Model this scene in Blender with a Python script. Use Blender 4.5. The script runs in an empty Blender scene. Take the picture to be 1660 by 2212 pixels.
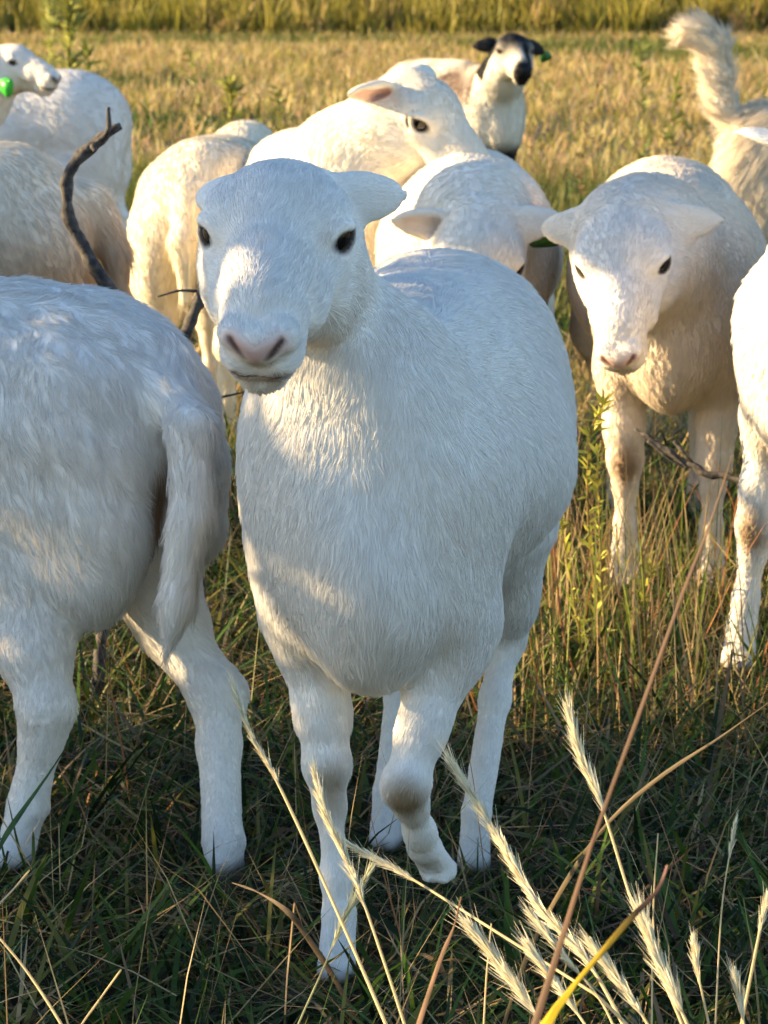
import bpy, math
import numpy as np
from mathutils import Vector, Matrix

# ------------------------------------------------------------------ camera, sky, sun, exposure
scene = bpy.context.scene
COL = scene.collection
CAM_H, PITCH = 1.15, math.radians(10.9)
cam_data = bpy.data.cameras.new('camera')
cam = bpy.data.objects.new('camera', cam_data)
COL.objects.link(cam)
cam.location = (0, 0, CAM_H)
cam.rotation_euler = (math.radians(90) - PITCH, 0, 0)
cam_data.sensor_fit = 'VERTICAL'
cam_data.sensor_height = 36.0
cam_data.sensor_width = 27.0
cam_data.lens = 100.8
cam_data.clip_start = 0.05
cam_data.clip_end = 2000
cam_data.dof.use_dof = True
cam_data.dof.focus_distance = 3.0
cam_data.dof.aperture_fstop = 19
scene.camera = cam

SUN_ELEV = math.radians(17)
SUN_AZ = math.radians(-87)          # direction the light comes from, clockwise from +Y: -90 is camera left
world = bpy.data.worlds.new('World')
scene.world = world
world.use_nodes = True
wn, wl = world.node_tree.nodes, world.node_tree.links
wn.clear()
w_out = wn.new('ShaderNodeOutputWorld')
w_bg = wn.new('ShaderNodeBackground')
w_sky = wn.new('ShaderNodeTexSky')
w_sky.sky_type = 'NISHITA'
w_sky.sun_disc = False
w_sky.ozone_density = 2.0
w_sky.dust_density = 0.4
w_sky.sun_elevation = SUN_ELEV
w_sky.sun_rotation = SUN_AZ
w_bg.inputs['Strength'].default_value = 0.10
wl.new(w_sky.outputs[0], w_bg.inputs[0])
wl.new(w_bg.outputs[0], w_out.inputs[0])

sun_data = bpy.data.lights.new('sun', 'SUN')
sun = bpy.data.objects.new('sun', sun_data)
COL.objects.link(sun)
sun_data.energy = 5.0
sun_data.angle = math.radians(0.5)
sun_data.color = (1.0, 0.72, 0.38)
sd = Vector((math.sin(SUN_AZ) * math.cos(SUN_ELEV), math.cos(SUN_AZ) * math.cos(SUN_ELEV), math.sin(SUN_ELEV)))
sun.rotation_euler = sd.to_track_quat('Z', 'Y').to_euler()
sun.location = (-6, 3, 6)

scene.view_settings.view_transform = 'Standard'
scene.view_settings.look = 'None'
scene.view_settings.gamma = 1.0
scene.view_settings.use_curve_mapping = False
scene.view_settings.exposure = 1.76
scene.cycles.max_bounces = 10
scene.cycles.diffuse_bounces = 6
scene.cycles.adaptive_threshold = 0.03
scene.cycles.transparent_max_bounces = 8
scene.cycles.use_denoising = True
scene.cycles_curves.shape = 'RIBBONS'
scene.cycles_curves.subdivisions = 2

# ------------------------------------------------------------------ helpers
F_PX = 100.8 / 36.0 * 2212.0

def project(p):
    """world point -> pixel of the 1660 x 2212 view"""
    d = np.asarray(p, float) - np.array([0, 0, CAM_H])
    t = d[1] * math.cos(PITCH) - d[2] * math.sin(PITCH)
    up = d[1] * math.sin(PITCH) + d[2] * math.cos(PITCH)
    return 830 + F_PX * d[0] / t, 1106 - F_PX * up / t

def unproject(u, v, y):
    """pixel of the 1660 x 2212 view -> world point in the vertical plane at distance y"""
    cx, cy = (u - 830) / F_PX, -(v - 1106) / F_PX
    dy = math.cos(PITCH) + cy * math.sin(PITCH)
    dz = -math.sin(PITCH) + cy * math.cos(PITCH)
    t = y / dy
    return np.array([t * cx, y, CAM_H + t * dz])

def tag(o, label=None, cat=None, group=None, kind=None):
    if label: o['label'] = label
    if cat: o['category'] = cat
    if group: o['group'] = group
    if kind: o['kind'] = kind
    return o

def link(name, data, parent=None):
    o = bpy.data.objects.new(name, data)
    COL.objects.link(o)
    if parent is not None: o.parent = parent
    return o

def noise3(p, scale, seed, n=7):
    """cheap smooth vector noise: sums of sines"""
    r = np.random.default_rng(seed)
    out = np.zeros((len(p), 3), np.float32)
    for i in range(n):
        k = r.normal(size=3) * scale * r.uniform(.5, 1.6)
        ph = r.uniform(0, 6.28, 3)
        a = (p @ k)[:, None] + ph[None]
        out += np.sin(a) * r.normal(size=3)[None]
    return out / math.sqrt(n)

def norm(v):
    return v / np.maximum(np.linalg.norm(v, axis=-1, keepdims=True), 1e-9)

# ------------------------------------------------------------------ materials
def new_mat(name):
    m = bpy.data.materials.new(name)
    m.use_nodes = True
    nt = m.node_tree
    nt.nodes.clear()
    out = nt.nodes.new('ShaderNodeOutputMaterial')
    return m, nt, out

def mat_skin():
    m, nt, out = new_mat('sheep_skin')
    b = nt.nodes.new('ShaderNodeBsdfPrincipled')
    at = nt.nodes.new('ShaderNodeAttribute'); at.attribute_name = 'fur_col'
    nz = nt.nodes.new('ShaderNodeTexNoise'); nz.inputs['Scale'].default_value = 220
    nz.inputs['Detail'].default_value = 4
    tc = nt.nodes.new('ShaderNodeTexCoord')
    nt.links.new(tc.outputs['Object'], nz.inputs['Vector'])
    bp = nt.nodes.new('ShaderNodeBump'); bp.inputs['Strength'].default_value = .12; bp.inputs['Distance'].default_value = .003
    nt.links.new(nz.outputs['Fac'], bp.inputs['Height'])
    mx = nt.nodes.new('ShaderNodeMix'); mx.data_type = 'RGBA'; mx.blend_type = 'MULTIPLY'
    mx.inputs[0].default_value = .05
    cr = nt.nodes.new('ShaderNodeValToRGB')
    cr.color_ramp.elements[0].color = (.45, .42, .38, 1); cr.color_ramp.elements[0].position = .3
    cr.color_ramp.elements[1].color = (1, 1, 1, 1); cr.color_ramp.elements[1].position = .6
    nt.links.new(nz.outputs['Fac'], cr.inputs[0])
    nt.links.new(at.outputs['Color'], mx.inputs[6]); nt.links.new(cr.outputs[0], mx.inputs[7])
    nt.links.new(mx.outputs[2], b.inputs['Base Color'])
    b.inputs['Roughness'].default_value = .62
    b.inputs['Specular IOR Level'].default_value = .25
    nt.links.new(bp.outputs[0], b.inputs['Normal'])
    nt.links.new(b.outputs[0], out.inputs[0])
    return m

def mat_fur():
    m, nt, out = new_mat('sheep_fur')
    N = nt.nodes.new
    col = N('ShaderNodeAttribute'); col.attribute_name = 'fur_col'
    nr = N('ShaderNodeAttribute'); nr.attribute_name = 'fur_nrm'
    vt = N('ShaderNodeVectorTransform'); vt.vector_type = 'NORMAL'; vt.convert_from = 'OBJECT'; vt.convert_to = 'WORLD'
    nt.links.new(nr.outputs['Vector'], vt.inputs[0])
    geo = N('ShaderNodeNewGeometry')
    add = N('ShaderNodeVectorMath'); add.operation = 'MULTIPLY_ADD'
    add.inputs[1].default_value = (.5, .5, .5)
    nt.links.new(geo.outputs['Normal'], add.inputs[0]); nt.links.new(vt.outputs[0], add.inputs[2])
    nrm = N('ShaderNodeVectorMath'); nrm.operation = 'NORMALIZE'
    nt.links.new(add.outputs[0], nrm.inputs[0])
    d = N('ShaderNodeBsdfDiffuse'); t = N('ShaderNodeBsdfTranslucent')
    nt.links.new(nrm.outputs[0], d.inputs['Normal'])
    nt.links.new(col.outputs['Color'], d.inputs['Color']); nt.links.new(col.outputs['Color'], t.inputs['Color'])
    mix = N('ShaderNodeMixShader'); mix.inputs[0].default_value = .22
    nt.links.new(d.outputs[0], mix.inputs[1]); nt.links.new(t.outputs[0], mix.inputs[2])
    nt.links.new(mix.outputs[0], out.inputs[0])
    return m

def mat_plain(name, col, rough=.6, spec=.3, **kw):
    m, nt, out = new_mat(name)
    b = nt.nodes.new('ShaderNodeBsdfPrincipled')
    b.inputs['Base Color'].default_value = (*col, 1)
    b.inputs['Roughness'].default_value = rough
    b.inputs['Specular IOR Level'].default_value = spec
    for k, v in kw.items():
        b.inputs[k].default_value = v
    nt.links.new(b.outputs[0], out.inputs[0])
    return m

def mat_eye():
    m, nt, out = new_mat('sheep_eye')
    b = nt.nodes.new('ShaderNodeBsdfPrincipled')
    at = nt.nodes.new('ShaderNodeAttribute'); at.attribute_name = 'fur_col'
    nt.links.new(at.outputs['Color'], b.inputs['Base Color'])
    b.inputs['Roughness'].default_value = .06
    b.inputs['Specular IOR Level'].default_value = .45
    b.inputs['Coat Weight'].default_value = .25
    b.inputs['Coat Roughness'].default_value = .03
    nt.links.new(b.outputs[0], out.inputs[0])
    return m

M_SKIN, M_FUR, M_EYE = mat_skin(), mat_fur(), mat_eye()

# ------------------------------------------------------------------ animal bodies: smooth unions meshed with surface nets
def ell(c, r, R=None, k=.04, flow=(0, -1, -.35), hair=.02, op='+'):
    return dict(t='e', c=np.array(c, float), r=np.array(r, float), R=np.eye(3) if R is None else R, k=k, flow=flow, hair=hair, op=op)

def cone(a, b, ra, rb, k=.03, flow=None, hair=.008, op='+', sq=None):
    a, b = np.array(a, float), np.array(b, float)
    if flow is None: flow = tuple(norm(b - a))
    return dict(t='c', a=a, b=b, ra=ra, rb=rb, k=k, flow=flow, hair=hair, op=op, sq=sq)

def chain(pts, rads, **kw):
    return [cone(pts[i], pts[i + 1], rads[i], rads[i + 1], **kw) for i in range(len(pts) - 1)]

def pdist(s, P):
    if s['t'] == 'e':
        q = (P - s['c']) @ s['R']
        k0 = np.linalg.norm(q / s['r'], axis=-1)
        k1 = np.linalg.norm(q / (s['r'] ** 2), axis=-1)
        return np.where(k1 < 1e-9, -s['r'].min(), k0 * (k0 - 1) / np.maximum(k1, 1e-9))
    a, b = s['a'], s['b']
    if s['sq'] is not None:                       # squashed along an axis by a factor
        ax, f = s['sq']; ax = np.array(ax, float)
        P = P + ((P - a) @ ax)[..., None] * ax * (f - 1)
        b = b + ((b - a) @ ax) * ax * (f - 1)
    ba = b - a
    h = np.clip(((P - a) @ ba) / (ba @ ba), 0, 1)
    d = np.linalg.norm(P - a - h[..., None] * ba, axis=-1) - (s['ra'] + (s['rb'] - s['ra']) * h)
    if s['sq'] is not None: d = d / max(1.0, s['sq'][1])
    return d

def pbox(s, m):
    if s['t'] == 'e':
        e = np.sqrt(((s['R'] * s['r']) ** 2).sum(1)) + m
        return s['c'] - e, s['c'] + e
    r = max(s['ra'], s['rb']) + m
    return np.minimum(s['a'], s['b']) - r, np.maximum(s['a'], s['b']) + r

def axis_pts(lo, hi, step, fine):
    """grid coordinates from lo to hi, finer inside the intervals (a, b, step)"""
    x, out = lo, [lo]
    while x < hi:
        s = step
        for (a, b, fs) in fine:
            if a - step < x < b: s = min(s, fs)
        x += s
        out.append(x)
    return np.array(out, np.float32)

def surface_net(prims, step, fine):
    los, his = zip(*[pbox(s, .03) for s in prims if s['op'] == '+'])
    lo, hi = np.min(los, 0), np.max(his, 0)
    ax = [axis_pts(lo[i], hi[i], step, [(f[0][i], f[1][i], f[2]) for f in fine]) for i in range(3)]
    F = np.full([len(a) for a in ax], .15, np.float32)
    for s in prims:
        b0, b1 = pbox(s, s['k'] + .025)
        sl = []
        for i in range(3):
            i0, i1 = np.searchsorted(ax[i], b0[i]), np.searchsorted(ax[i], b1[i])
            sl.append(slice(i0, max(i1, i0 + 1)))
        sl = tuple(sl)
        g = np.stack(np.meshgrid(ax[0][sl[0]], ax[1][sl[1]], ax[2][sl[2]], indexing='ij'), -1)
        if g.size == 0: continue
        d = pdist(s, g).astype(np.float32)
        a, k = F[sl], s['k']
        if s['op'] == '+':
            h = np.maximum(k - np.abs(a - d), 0) / k
            F[sl] = np.minimum(a, d) - h * h * k * .25
        else:
            h = np.maximum(k - np.abs(a + d), 0) / k
            F[sl] = np.maximum(a, -d) + h * h * k * .25
    S = F < 0
    cs = np.zeros([n - 1 for n in F.shape], np.int8)
    offs = [(i, j, k) for i in (0, 1) for j in (0, 1) for k in (0, 1)]
    n0, n1, n2 = F.shape
    for (i, j, k) in offs:
        cs += S[i:n0 - 1 + i, j:n1 - 1 + j, k:n2 - 1 + k]
    act = np.argwhere((cs > 0) & (cs < 8))
    vid = np.full(cs.shape, -1, np.int32)
    vid[act[:, 0], act[:, 1], act[:, 2]] = np.arange(len(act))
    V = np.zeros((len(act), 3)); C = np.zeros(len(act))
    for ai in range(3):
        o1, o2 = [x for x in range(3) if x != ai]
        for i in (0, 1):
            for j in (0, 1):
                A = act.copy(); A[:, o1] += i; A[:, o2] += j
                B = A.copy(); B[:, ai] += 1
                fa, fb = F[A[:, 0], A[:, 1], A[:, 2]], F[B[:, 0], B[:, 1], B[:, 2]]
                m = (fa < 0) != (fb < 0)
                t = np.where(m, fa / np.where(m, fa - fb, 1), 0)
                pa = np.stack([ax[q][A[:, q]] for q in range(3)], 1); pb = np.stack([ax[q][B[:, q]] for q in range(3)], 1)
                p = pa + (pb - pa) * t[:, None]
                V += p * m[:, None]; C += m
    V /= C[:, None]
    Q = []
    for ai in range(3):
        o1, o2 = (ai + 1) % 3, (ai + 2) % 3
        a = [slice(None)] * 3; b = [slice(None)] * 3
        a[ai] = slice(0, -1); b[ai] = slice(1, None)
        sg = S[tuple(a)] != S[tuple(b)]
        e = np.argwhere(sg)
        ok = (e[:, o1] > 0) & (e[:, o2] > 0) & (e[:, o1] < F.shape[o1] - 1) & (e[:, o2] < F.shape[o2] - 1)
        e = e[ok]
        q = []
        for (d1, d2) in ((-1, -1), (0, -1), (0, 0), (-1, 0)):
            c = e.copy(); c[:, o1] += d1; c[:, o2] += d2
            q.append(vid[c[:, 0], c[:, 1], c[:, 2]])
        q = np.stack(q, 1)
        ins = S[e[:, 0], e[:, 1], e[:, 2]]
        q[~ins] = q[~ins][:, ::-1]
        Q.append(q)
    Q = np.concatenate(Q)
    Q = Q[(Q >= 0).all(1)]
    return V, Q

def attr(data, name, typ, dom, arr, key):
    a = data.attributes.new(name, typ, dom)
    a.data.foreach_set(key, np.ascontiguousarray(arr, np.float32).ravel())

def mesh_from(name, V, Q, smooth=True):
    me = bpy.data.meshes.new(name)
    k = Q.shape[1]
    me.vertices.add(len(V)); me.vertices.foreach_set('co', np.ascontiguousarray(V, np.float32).ravel())
    me.loops.add(Q.size); me.loops.foreach_set('vertex_index', np.ascontiguousarray(Q, np.int32).ravel())
    me.polygons.add(len(Q))
    me.polygons.foreach_set('loop_start', np.arange(0, Q.size, k, dtype=np.int32))
    me.update(calc_edges=True)
    if smooth: me.polygons.foreach_set('use_smooth', np.ones(len(Q), bool))
    me.validate()
    return me

def vnormals(V, Q):
    n = np.cross(V[Q[:, 2]] - V[Q[:, 0]], V[Q[:, 3]] - V[Q[:, 1]])
    N = np.zeros_like(V)
    for i in range(4): np.add.at(N, Q[:, i], n)
    return norm(N)

def rot_head(yaw, pitch, roll):
    """columns: lateral, nose, crown - in the (x, forward, up) space; yaw > 0 turns to +x, pitch > 0 nods down"""
    y, p, r = map(math.radians, (yaw, pitch, roll))
    Rz = np.array([[math.cos(y), math.sin(y), 0], [-math.sin(y), math.cos(y), 0], [0, 0, 1]])
    Rx = np.array([[1, 0, 0], [0, math.cos(p), math.sin(p)], [0, -math.sin(p), math.cos(p)]])
    Ry = np.array([[math.cos(r), 0, math.sin(r)], [0, 1, 0], [-math.sin(r), 0, math.cos(r)]])
    return Rz @ Rx @ Ry

def axes_from(y, z):
    y = norm(np.array(y, float)); z = np.array(z, float); z = norm(z - y * (z @ y))
    return np.stack([np.cross(y, z), y, z], 1)

EYE_R = .0245
def eye_frame(q):
    """centre, gaze and up of an eye in head coordinates"""
    look = norm(np.array([q * .70, .71, .03]))
    up = np.array([0, .22, 1.0]); up = norm(up - look * (up @ look))
    return np.array([q * .0480, .0105, .0045]), look, up

def head_prims(H, R, s=1.0, ears=None, detail=True, er=(.023, .0245, .0145, .003)):
    """sheep head around the point between the eyes; ears: per side (direction of the ear, its up, length)"""
    P = lambda x, y, z: H + R @ (np.array([x, y * (1.14 if y > 0 else .92), z * (1.14 if z < 0 else .95)]) * s)
    D = lambda x, y, z: tuple(R @ np.array([x, y, z], float))
    back, hr = D(0, -1, -.1), .0085
    E = lambda c, r, k=.02, RR=None, fl=back, h=hr, op='+': ell(P(*c), np.array(r) * s, R if RR is None else R @ RR, k * s, fl, h, op)
    K = lambda a, b, ra, rb, k=.02, fl=back, h=hr, op='+': cone(P(*a), P(*b), ra * s, rb * s, k * s, fl, h, op)
    L = [E((0, -.050, -.017), (.059, .061, .052)),
         E((0, -.034, .010), (.052, .056, .031)),
         E((0, -.005, .006), (.056, .060, .050), .03),
         K((0, .0, .012), (0, .118, .002), .040, .033, .025, D(0, -1, .1)),
         K((0, -.040, -.064), (0, .10, -.046), .048, .027, .03, D(0, -.6, -1)),
         E((0, .070, -.012), (.043, .060, .038), .025, fl=D(0, -1, 0)),
         E((0, .134, -.018), (.036, .033, .036), .025, fl=D(0, -1, .2), h=.007),
         E((0, .126, -.054), (.028, .034, .022), .016, fl=D(0, -.7, -.6), h=.007)]
    for q in (-1, 1):
        L += [E((q * .047, -.046, -.058), (.031, .047, .052), .03, fl=D(0, -.9, -.6)),
              E((q * .049, .002, .011), (.022, .034, .023), .025),
              E((q * .042, -.012, -.054), (.037, .064, .056), .03, fl=D(0, -.9, -.6)),
              K((q * .049, .024, -.016), (q * .035, .085, -.026), .016, .016, .018, D(0, -1, -.2)),
              K((q * .026, .000, .026), (q * .054, .008, .021), .013, .010, .012),
              E((q * .017, .146, -.030), (.019, .022, .020), .015, fl=D(q * .4, -1, .2), h=.006),
              E((q * .020, .156, -.001), (.017, .017, .014), .012, fl=D(q * .3, -1, .4), h=.005)]
    L += [E((0, .166, -.006), (.019, .012, .016), .012, fl=D(0, -1, .4), h=.0)]
    if detail:
        for q in (-1, 1):
            L += [K((q * .008, .180, -.017), (q * .016, .177, -.007), .0028, .0040, .004, h=0, op='-'),
                  K((q * .016, .177, -.007), (q * .025, .169, .004), .0040, .0028, .004, h=0, op='-'),
                  K((0, .178, -.038), (q * .020, .170, -.039), .0038, .0038, .005, h=0, op='-'),
                  K((q * .020, .170, -.039), (q * .040, .140, -.040), .0038, .0028, .005, h=0, op='-')]
        L += [K((0, .184, -.014), (0, .178, -.038), .0024, .0024, .005, h=0, op='-')]
    for q in (-1, 1):
        ec, look, up = eye_frame(q)
        sd_ = np.cross(look, up); re = EYE_R
        W = lambda v: H + R @ (v * s)
        L += [ell(W(ec), np.full(3, re * 1.03) * s, np.eye(3), .003 * s, back, .003, '-')]
        for (E_, th) in ((39, .0046), (-34, .0036)):
            arc = []
            for ph in np.linspace(-64, 60, 7):
                el = math.radians(E_ * math.cos(math.radians(ph * 90 / 64))); p_ = math.radians(ph)
                arc.append(W(ec + (look * math.cos(p_) * math.cos(el) + sd_ * math.sin(p_) * math.cos(el) + up * math.sin(el)) * (re + .0008)))
            L += [cone(arc[k], arc[k + 1], th * s, th * s, .005 * s, back, .002) for k in range(6)]
    W0 = lambda v: H + R @ (np.asarray(v) * s)
    ears = ears or [((-1, -.35, -.1), (0, -.3, 1), .115), ((1, -.35, -.1), (0, -.3, 1), .115)]
    for q, (d, up, ln) in zip((-1, 1), ears):
        A = axes_from(d, up)
        base = np.array([q * .053, -.070, -.007])
        ed = tuple(R @ A[:, 1])
        zax = R @ A[:, 2]
        bend = -A[:, 2] * .10 * ln
        p0, p1, p2, p3 = base - A[:, 1] * .008, base + A[:, 1] * ln * .34, base + A[:, 1] * ln * .68 + bend * .4, base + A[:, 1] * ln + bend
        for (a_, b_, ra, rb) in ((p0, p1, er[0], er[1]), (p1, p2, er[1], er[2]), (p2, p3, er[2], er[3])):
            L.append(cone(W0(a_), W0(b_), ra * s, rb * s, .010 * s, ed, .0024, '+', (zax, 2.9)))
        for (a_, b_, ra, rb) in ((p1 * .6 + p0 * .4, p2, er[1] * .75, er[2] * .8), (p2, p3 * .8 + p2 * .2, er[2] * .8, er[3])):
            L.append(cone(W0(a_ - A[:, 2] * .0075), W0(b_ - A[:, 2] * .0075), ra * s, rb * s, .004 * s, ed, 0, '-', (zax, 3.6)))
            L[-1]['ear'] = 1
    return L

def toes(a, b, s):
    L = []
    for q in (-1, 1):
        o = np.array([q * .013, 0, 0]) * s
        L += [cone(a + o * .5, b + o, .0205 * s, .0195 * s, .008, None, .003), cone(b + o, b + o + np.array([0, .022, -.008]) * s, .0185 * s, .012 * s, .005, None, 0)]
        back = norm(np.array([0, -1, 0]) * .8 + (b - a) * 3)
        L += [cone(a + o * 1.1, a + o * 1.1 + back * .024 * s, .009 * s, .006 * s, .006, None, .002)]
    return L

def sheep_prims(pose):
    g = pose.get
    w = g('width', 1.0)
    hb = g('hair', .018)
    down = (0, -.45, -1)
    rp, lr = g('rump', 0.0), g('legr', .88)
    T = [ell((0, .205, .545), (.120 * w, .145, .160), None, .05, down, hb),
         ell((0, .275, .470), (.080 * w, .095, .118), None, .06, (0, -.1, -1), hb),
         ell((0, -.07, .560), (.190 * w, .300, .172), None, .08, down, hb),
         ell((0, -.30, .575 + rp), (.158 * w, .180, .165), None, .08, down, hb),
         ell((0, -.02, .610 + rp), (.120 * w, .320, .115), None, .08, (0, -1, -.5), hb)]
    for q in (-1, 1):
        T += [ell((q * .086 * w, .205, .515), (.054, .100, .150), None, .022, down, hb * .8),
              ell((q * g('thigh', (.088, -.35, .48))[0], g('thigh', (.088, -.35, .48))[1], g('thigh', (.088, -.35, .48))[2]), (.072, .115, .165), None, .06, down, hb)]
    nk = [np.array(p, float) for p in g('neck')]
    T += chain(nk, g('neck_r', [.125, .100, .078]), k=.06, flow=(0, -.25, -1), hair=hb * .8)
    for q, key in ((-1, 'fl'), (1, 'fr')):
        J = g(key) or [(q * .088, .20, .42), (q * .080, .215, .255), (q * .078, .215, .09), (q * .078, .235, .03)]
        J = [np.array(j, float) for j in J]
        mid1 = J[0] * .35 + J[1] * .65
        bk = J[1] * .72 + J[2] * .28
        bk2 = J[1] * .25 + J[2] * .75
        T += chain([J[0], mid1, J[1]], [.052, .034 * lr, .032 * lr], k=.03, hair=.008)
        T += chain([J[1], bk, bk2, J[2]], np.array([.033, .0215, .0200, .0265]) * lr, k=.020, hair=.004) + toes(J[2], J[3], lr)
    for q, key in ((-1, 'hl'), (1, 'hr')):
        J = g(key) or [(q * .10, -.29, .43), (q * .085, -.44, .275), (q * .082, -.42, .09), (q * .082, -.395, .03)]
        J = [np.array(j, float) for j in J]
        m1 = J[0] * .4 + J[1] * .6
        T += chain([J[0], m1, J[1]], [.085, .040, .034 * lr], k=.04, hair=.010)
        T += chain([J[1], J[1] * .65 + J[2] * .35, J[2]], np.array([.034, .0240, .0265]) * lr, k=.020, hair=.004) + toes(J[2], J[3], lr)
    T += g('extra', [])
    tl = g('tail')
    if tl: T += chain([np.array(p, float) for p in tl], g('tail_r', [.034, .028, .022, .012][:len(tl)]), k=.025, hair=g('tail_hair', .03))
    T += head_prims(np.array(g('head'), float), rot_head(*g('rot')), g('hs', 1.0), g('ears'), True, g('ear_r', (.023, .0245, .0145, .003)))
    return T

def blend_fields(prims, V):
    flow = np.zeros_like(V); hair = np.zeros(len(V)); W = np.zeros(len(V))
    for s in prims:
        if s['op'] == '-' : continue
        b0, b1 = pbox(s, .05)
        m = ((V > b0) & (V < b1)).all(1)
        if not m.any(): continue
        d = pdist(s, V[m])
        w = np.exp(-np.maximum(d, 0) / .012)
        flow[m] += w[:, None] * np.array(s['flow']); hair[m] += w * s['hair']; W[m] += w
    W = np.maximum(W, 1e-6)
    return norm(flow), hair / W

def blob(P, c, r, soft=.5):
    """soft mask of an ellipsoid"""
    d = np.linalg.norm((P - np.array(c)) / np.array(r), axis=1)
    return np.clip((1 + soft - d) / (2 * soft), 0, 1)

def make_fur(name, parent, V, Q, N, flow, hair, col, count, seed, lift=.22, clump=.38, cell=.012, rad=.00045, curl=.15, vis=None):
    r = np.random.default_rng(seed)
    T = np.concatenate([Q[:, [0, 1, 2]], Q[:, [0, 2, 3]]])
    A = .5 * np.linalg.norm(np.cross(V[T[:, 1]] - V[T[:, 0]], V[T[:, 2]] - V[T[:, 0]]), axis=1)
    hv = hair[T].mean(1)
    wgt = A * (hv > .0012) / np.clip(hv, .004, .03) ** .9
    if vis is not None:
        wgt *= vis(V[T].mean(1), norm(N[T].mean(1)))
    cdf = np.cumsum(wgt); cdf /= cdf[-1]
    ti = np.searchsorted(cdf, r.random(count))
    b = r.random((count, 2)); fl = b.sum(1) > 1; b[fl] = 1 - b[fl]
    w = np.stack([1 - b.sum(1), b[:, 0], b[:, 1]], 1)
    pick = lambda a: (a[T[ti]] * (w[..., None] if a.ndim > 1 else w)).sum(1)
    p0, n, fdir, ln, c = pick(V), norm(pick(N)), pick(flow), pick(hair), pick(col)
    ln = np.clip(ln, .0015, 1) * r.uniform(.6, 1.25, count)
    fdir = fdir + noise3(p0, 14, seed + 1) * .16 + noise3(p0, 70, seed + 2) * .22
    tang = norm(fdir - n * (fdir * n).sum(1, keepdims=True))
    # clumps: tips are drawn to a jittered cell centre
    cid = np.floor(p0 / cell).astype(np.int64)
    hsh = (cid[:, 0] * 73856093 ^ cid[:, 1] * 19349663 ^ cid[:, 2] * 83492791) & 0x7fffffff
    jit = np.stack([((hsh * k) % 1009) / 1009.0 for k in (7, 131, 977)], 1)
    cc = (cid + jit) * cell
    jt = ((hsh * 37) % 499) / 499.0
    ccl = clump * (.4 + 1.2 * jt)
    rnd = r.normal(size=(count, 3)) * curl; rnd -= n * (rnd * n).sum(1, keepdims=True) * .7
    dirn = norm(tang + n * (lift * (.5 + jt * .9))[:, None] + rnd)
    K = 5
    ts = np.linspace(0, 1, K)
    pts = np.zeros((count, K, 3), np.float32)
    off = cc - p0; off -= n * (off * n).sum(1, keepdims=True)
    lm = np.clip(ln / (cell * 1.7), 0, 1) ** 1.6
    for i, t in enumerate(ts):
        bend = dirn * t * ln[:, None] + (tang - n * (lift * (.5 + jt * .9))[:, None] * .5) * (ln * .35 * t * t)[:, None]
        pts[:, i] = p0 + n * .0002 + bend + off * (ccl * lm * t ** 1.3)[:, None]
    hc = bpy.data.hair_curves.new(name)
    hc.add_curves([K] * count)
    hc.attributes['position'].data.foreach_set('vector', pts.ravel())
    rr = np.broadcast_to(np.array([1.0, .95, .8, .55, .15], np.float32) * rad, (count, K)) * r.uniform(.7, 1.3, (count, 1))
    attr(hc, 'radius', 'FLOAT', 'POINT', rr, 'value')
    shade = (r.uniform(.92, 1.06, (count, 1)) * (.95 + .10 * jt[:, None]))
    attr(hc, 'fur_col', 'FLOAT_COLOR', 'CURVE', np.concatenate([np.clip(c * shade, 0, .92), np.ones((count, 1))], 1), 'color')
    attr(hc, 'fur_nrm', 'FLOAT_VECTOR', 'CURVE', norm(n + tang * .15), 'vector')
    hc.materials.append(M_FUR)
    o = link(name, hc, parent)
    return o

def sphere_mesh(name, r, colf, nu=32, nv=20, sc=(1, 1, 1)):
    u, v = np.meshgrid(np.linspace(0, 2 * np.pi, nu, endpoint=False), np.linspace(0, np.pi, nv), indexing='ij')
    P = np.stack([np.sin(v) * np.cos(u), np.sin(v) * np.sin(u), np.cos(v)], -1).reshape(-1, 3)
    Q = []
    for i in range(nu):
        for j in range(nv - 1):
            Q.append([i * nv + j, i * nv + j + 1, ((i + 1) % nu) * nv + j + 1, ((i + 1) % nu) * nv + j])
    me = mesh_from(name, P * r * np.array(sc), np.array(Q))
    c = colf(P)
    attr(me, 'fur_col', 'FLOAT_COLOR', 'POINT', np.concatenate([c, np.ones((len(c), 1))], 1), 'color')
    me.materials.append(M_EYE)
    return me

def eye_col(P):
    """an eye that looks along +z: dark brown iris, wide black pupil"""
    a = np.arccos(np.clip(P[:, 2], -1, 1))
    c = np.tile(np.array([.06, .04, .03]), (len(P), 1))
    c[a < .95] = (.055, .028, .010)
    c[a < .78] = (.10, .055, .016)
    c[(np.abs(P[:, 1]) < .26) & (np.abs(P[:, 0]) < .55) & (P[:, 2] > 0)] = (.003, .003, .003)
    return c
EYE = sphere_mesh('eye', EYE_R, eye_col, 64, 40)

def to_local(V):
    return np.stack([V[:, 0], -V[:, 1], V[:, 2]], 1)

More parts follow.
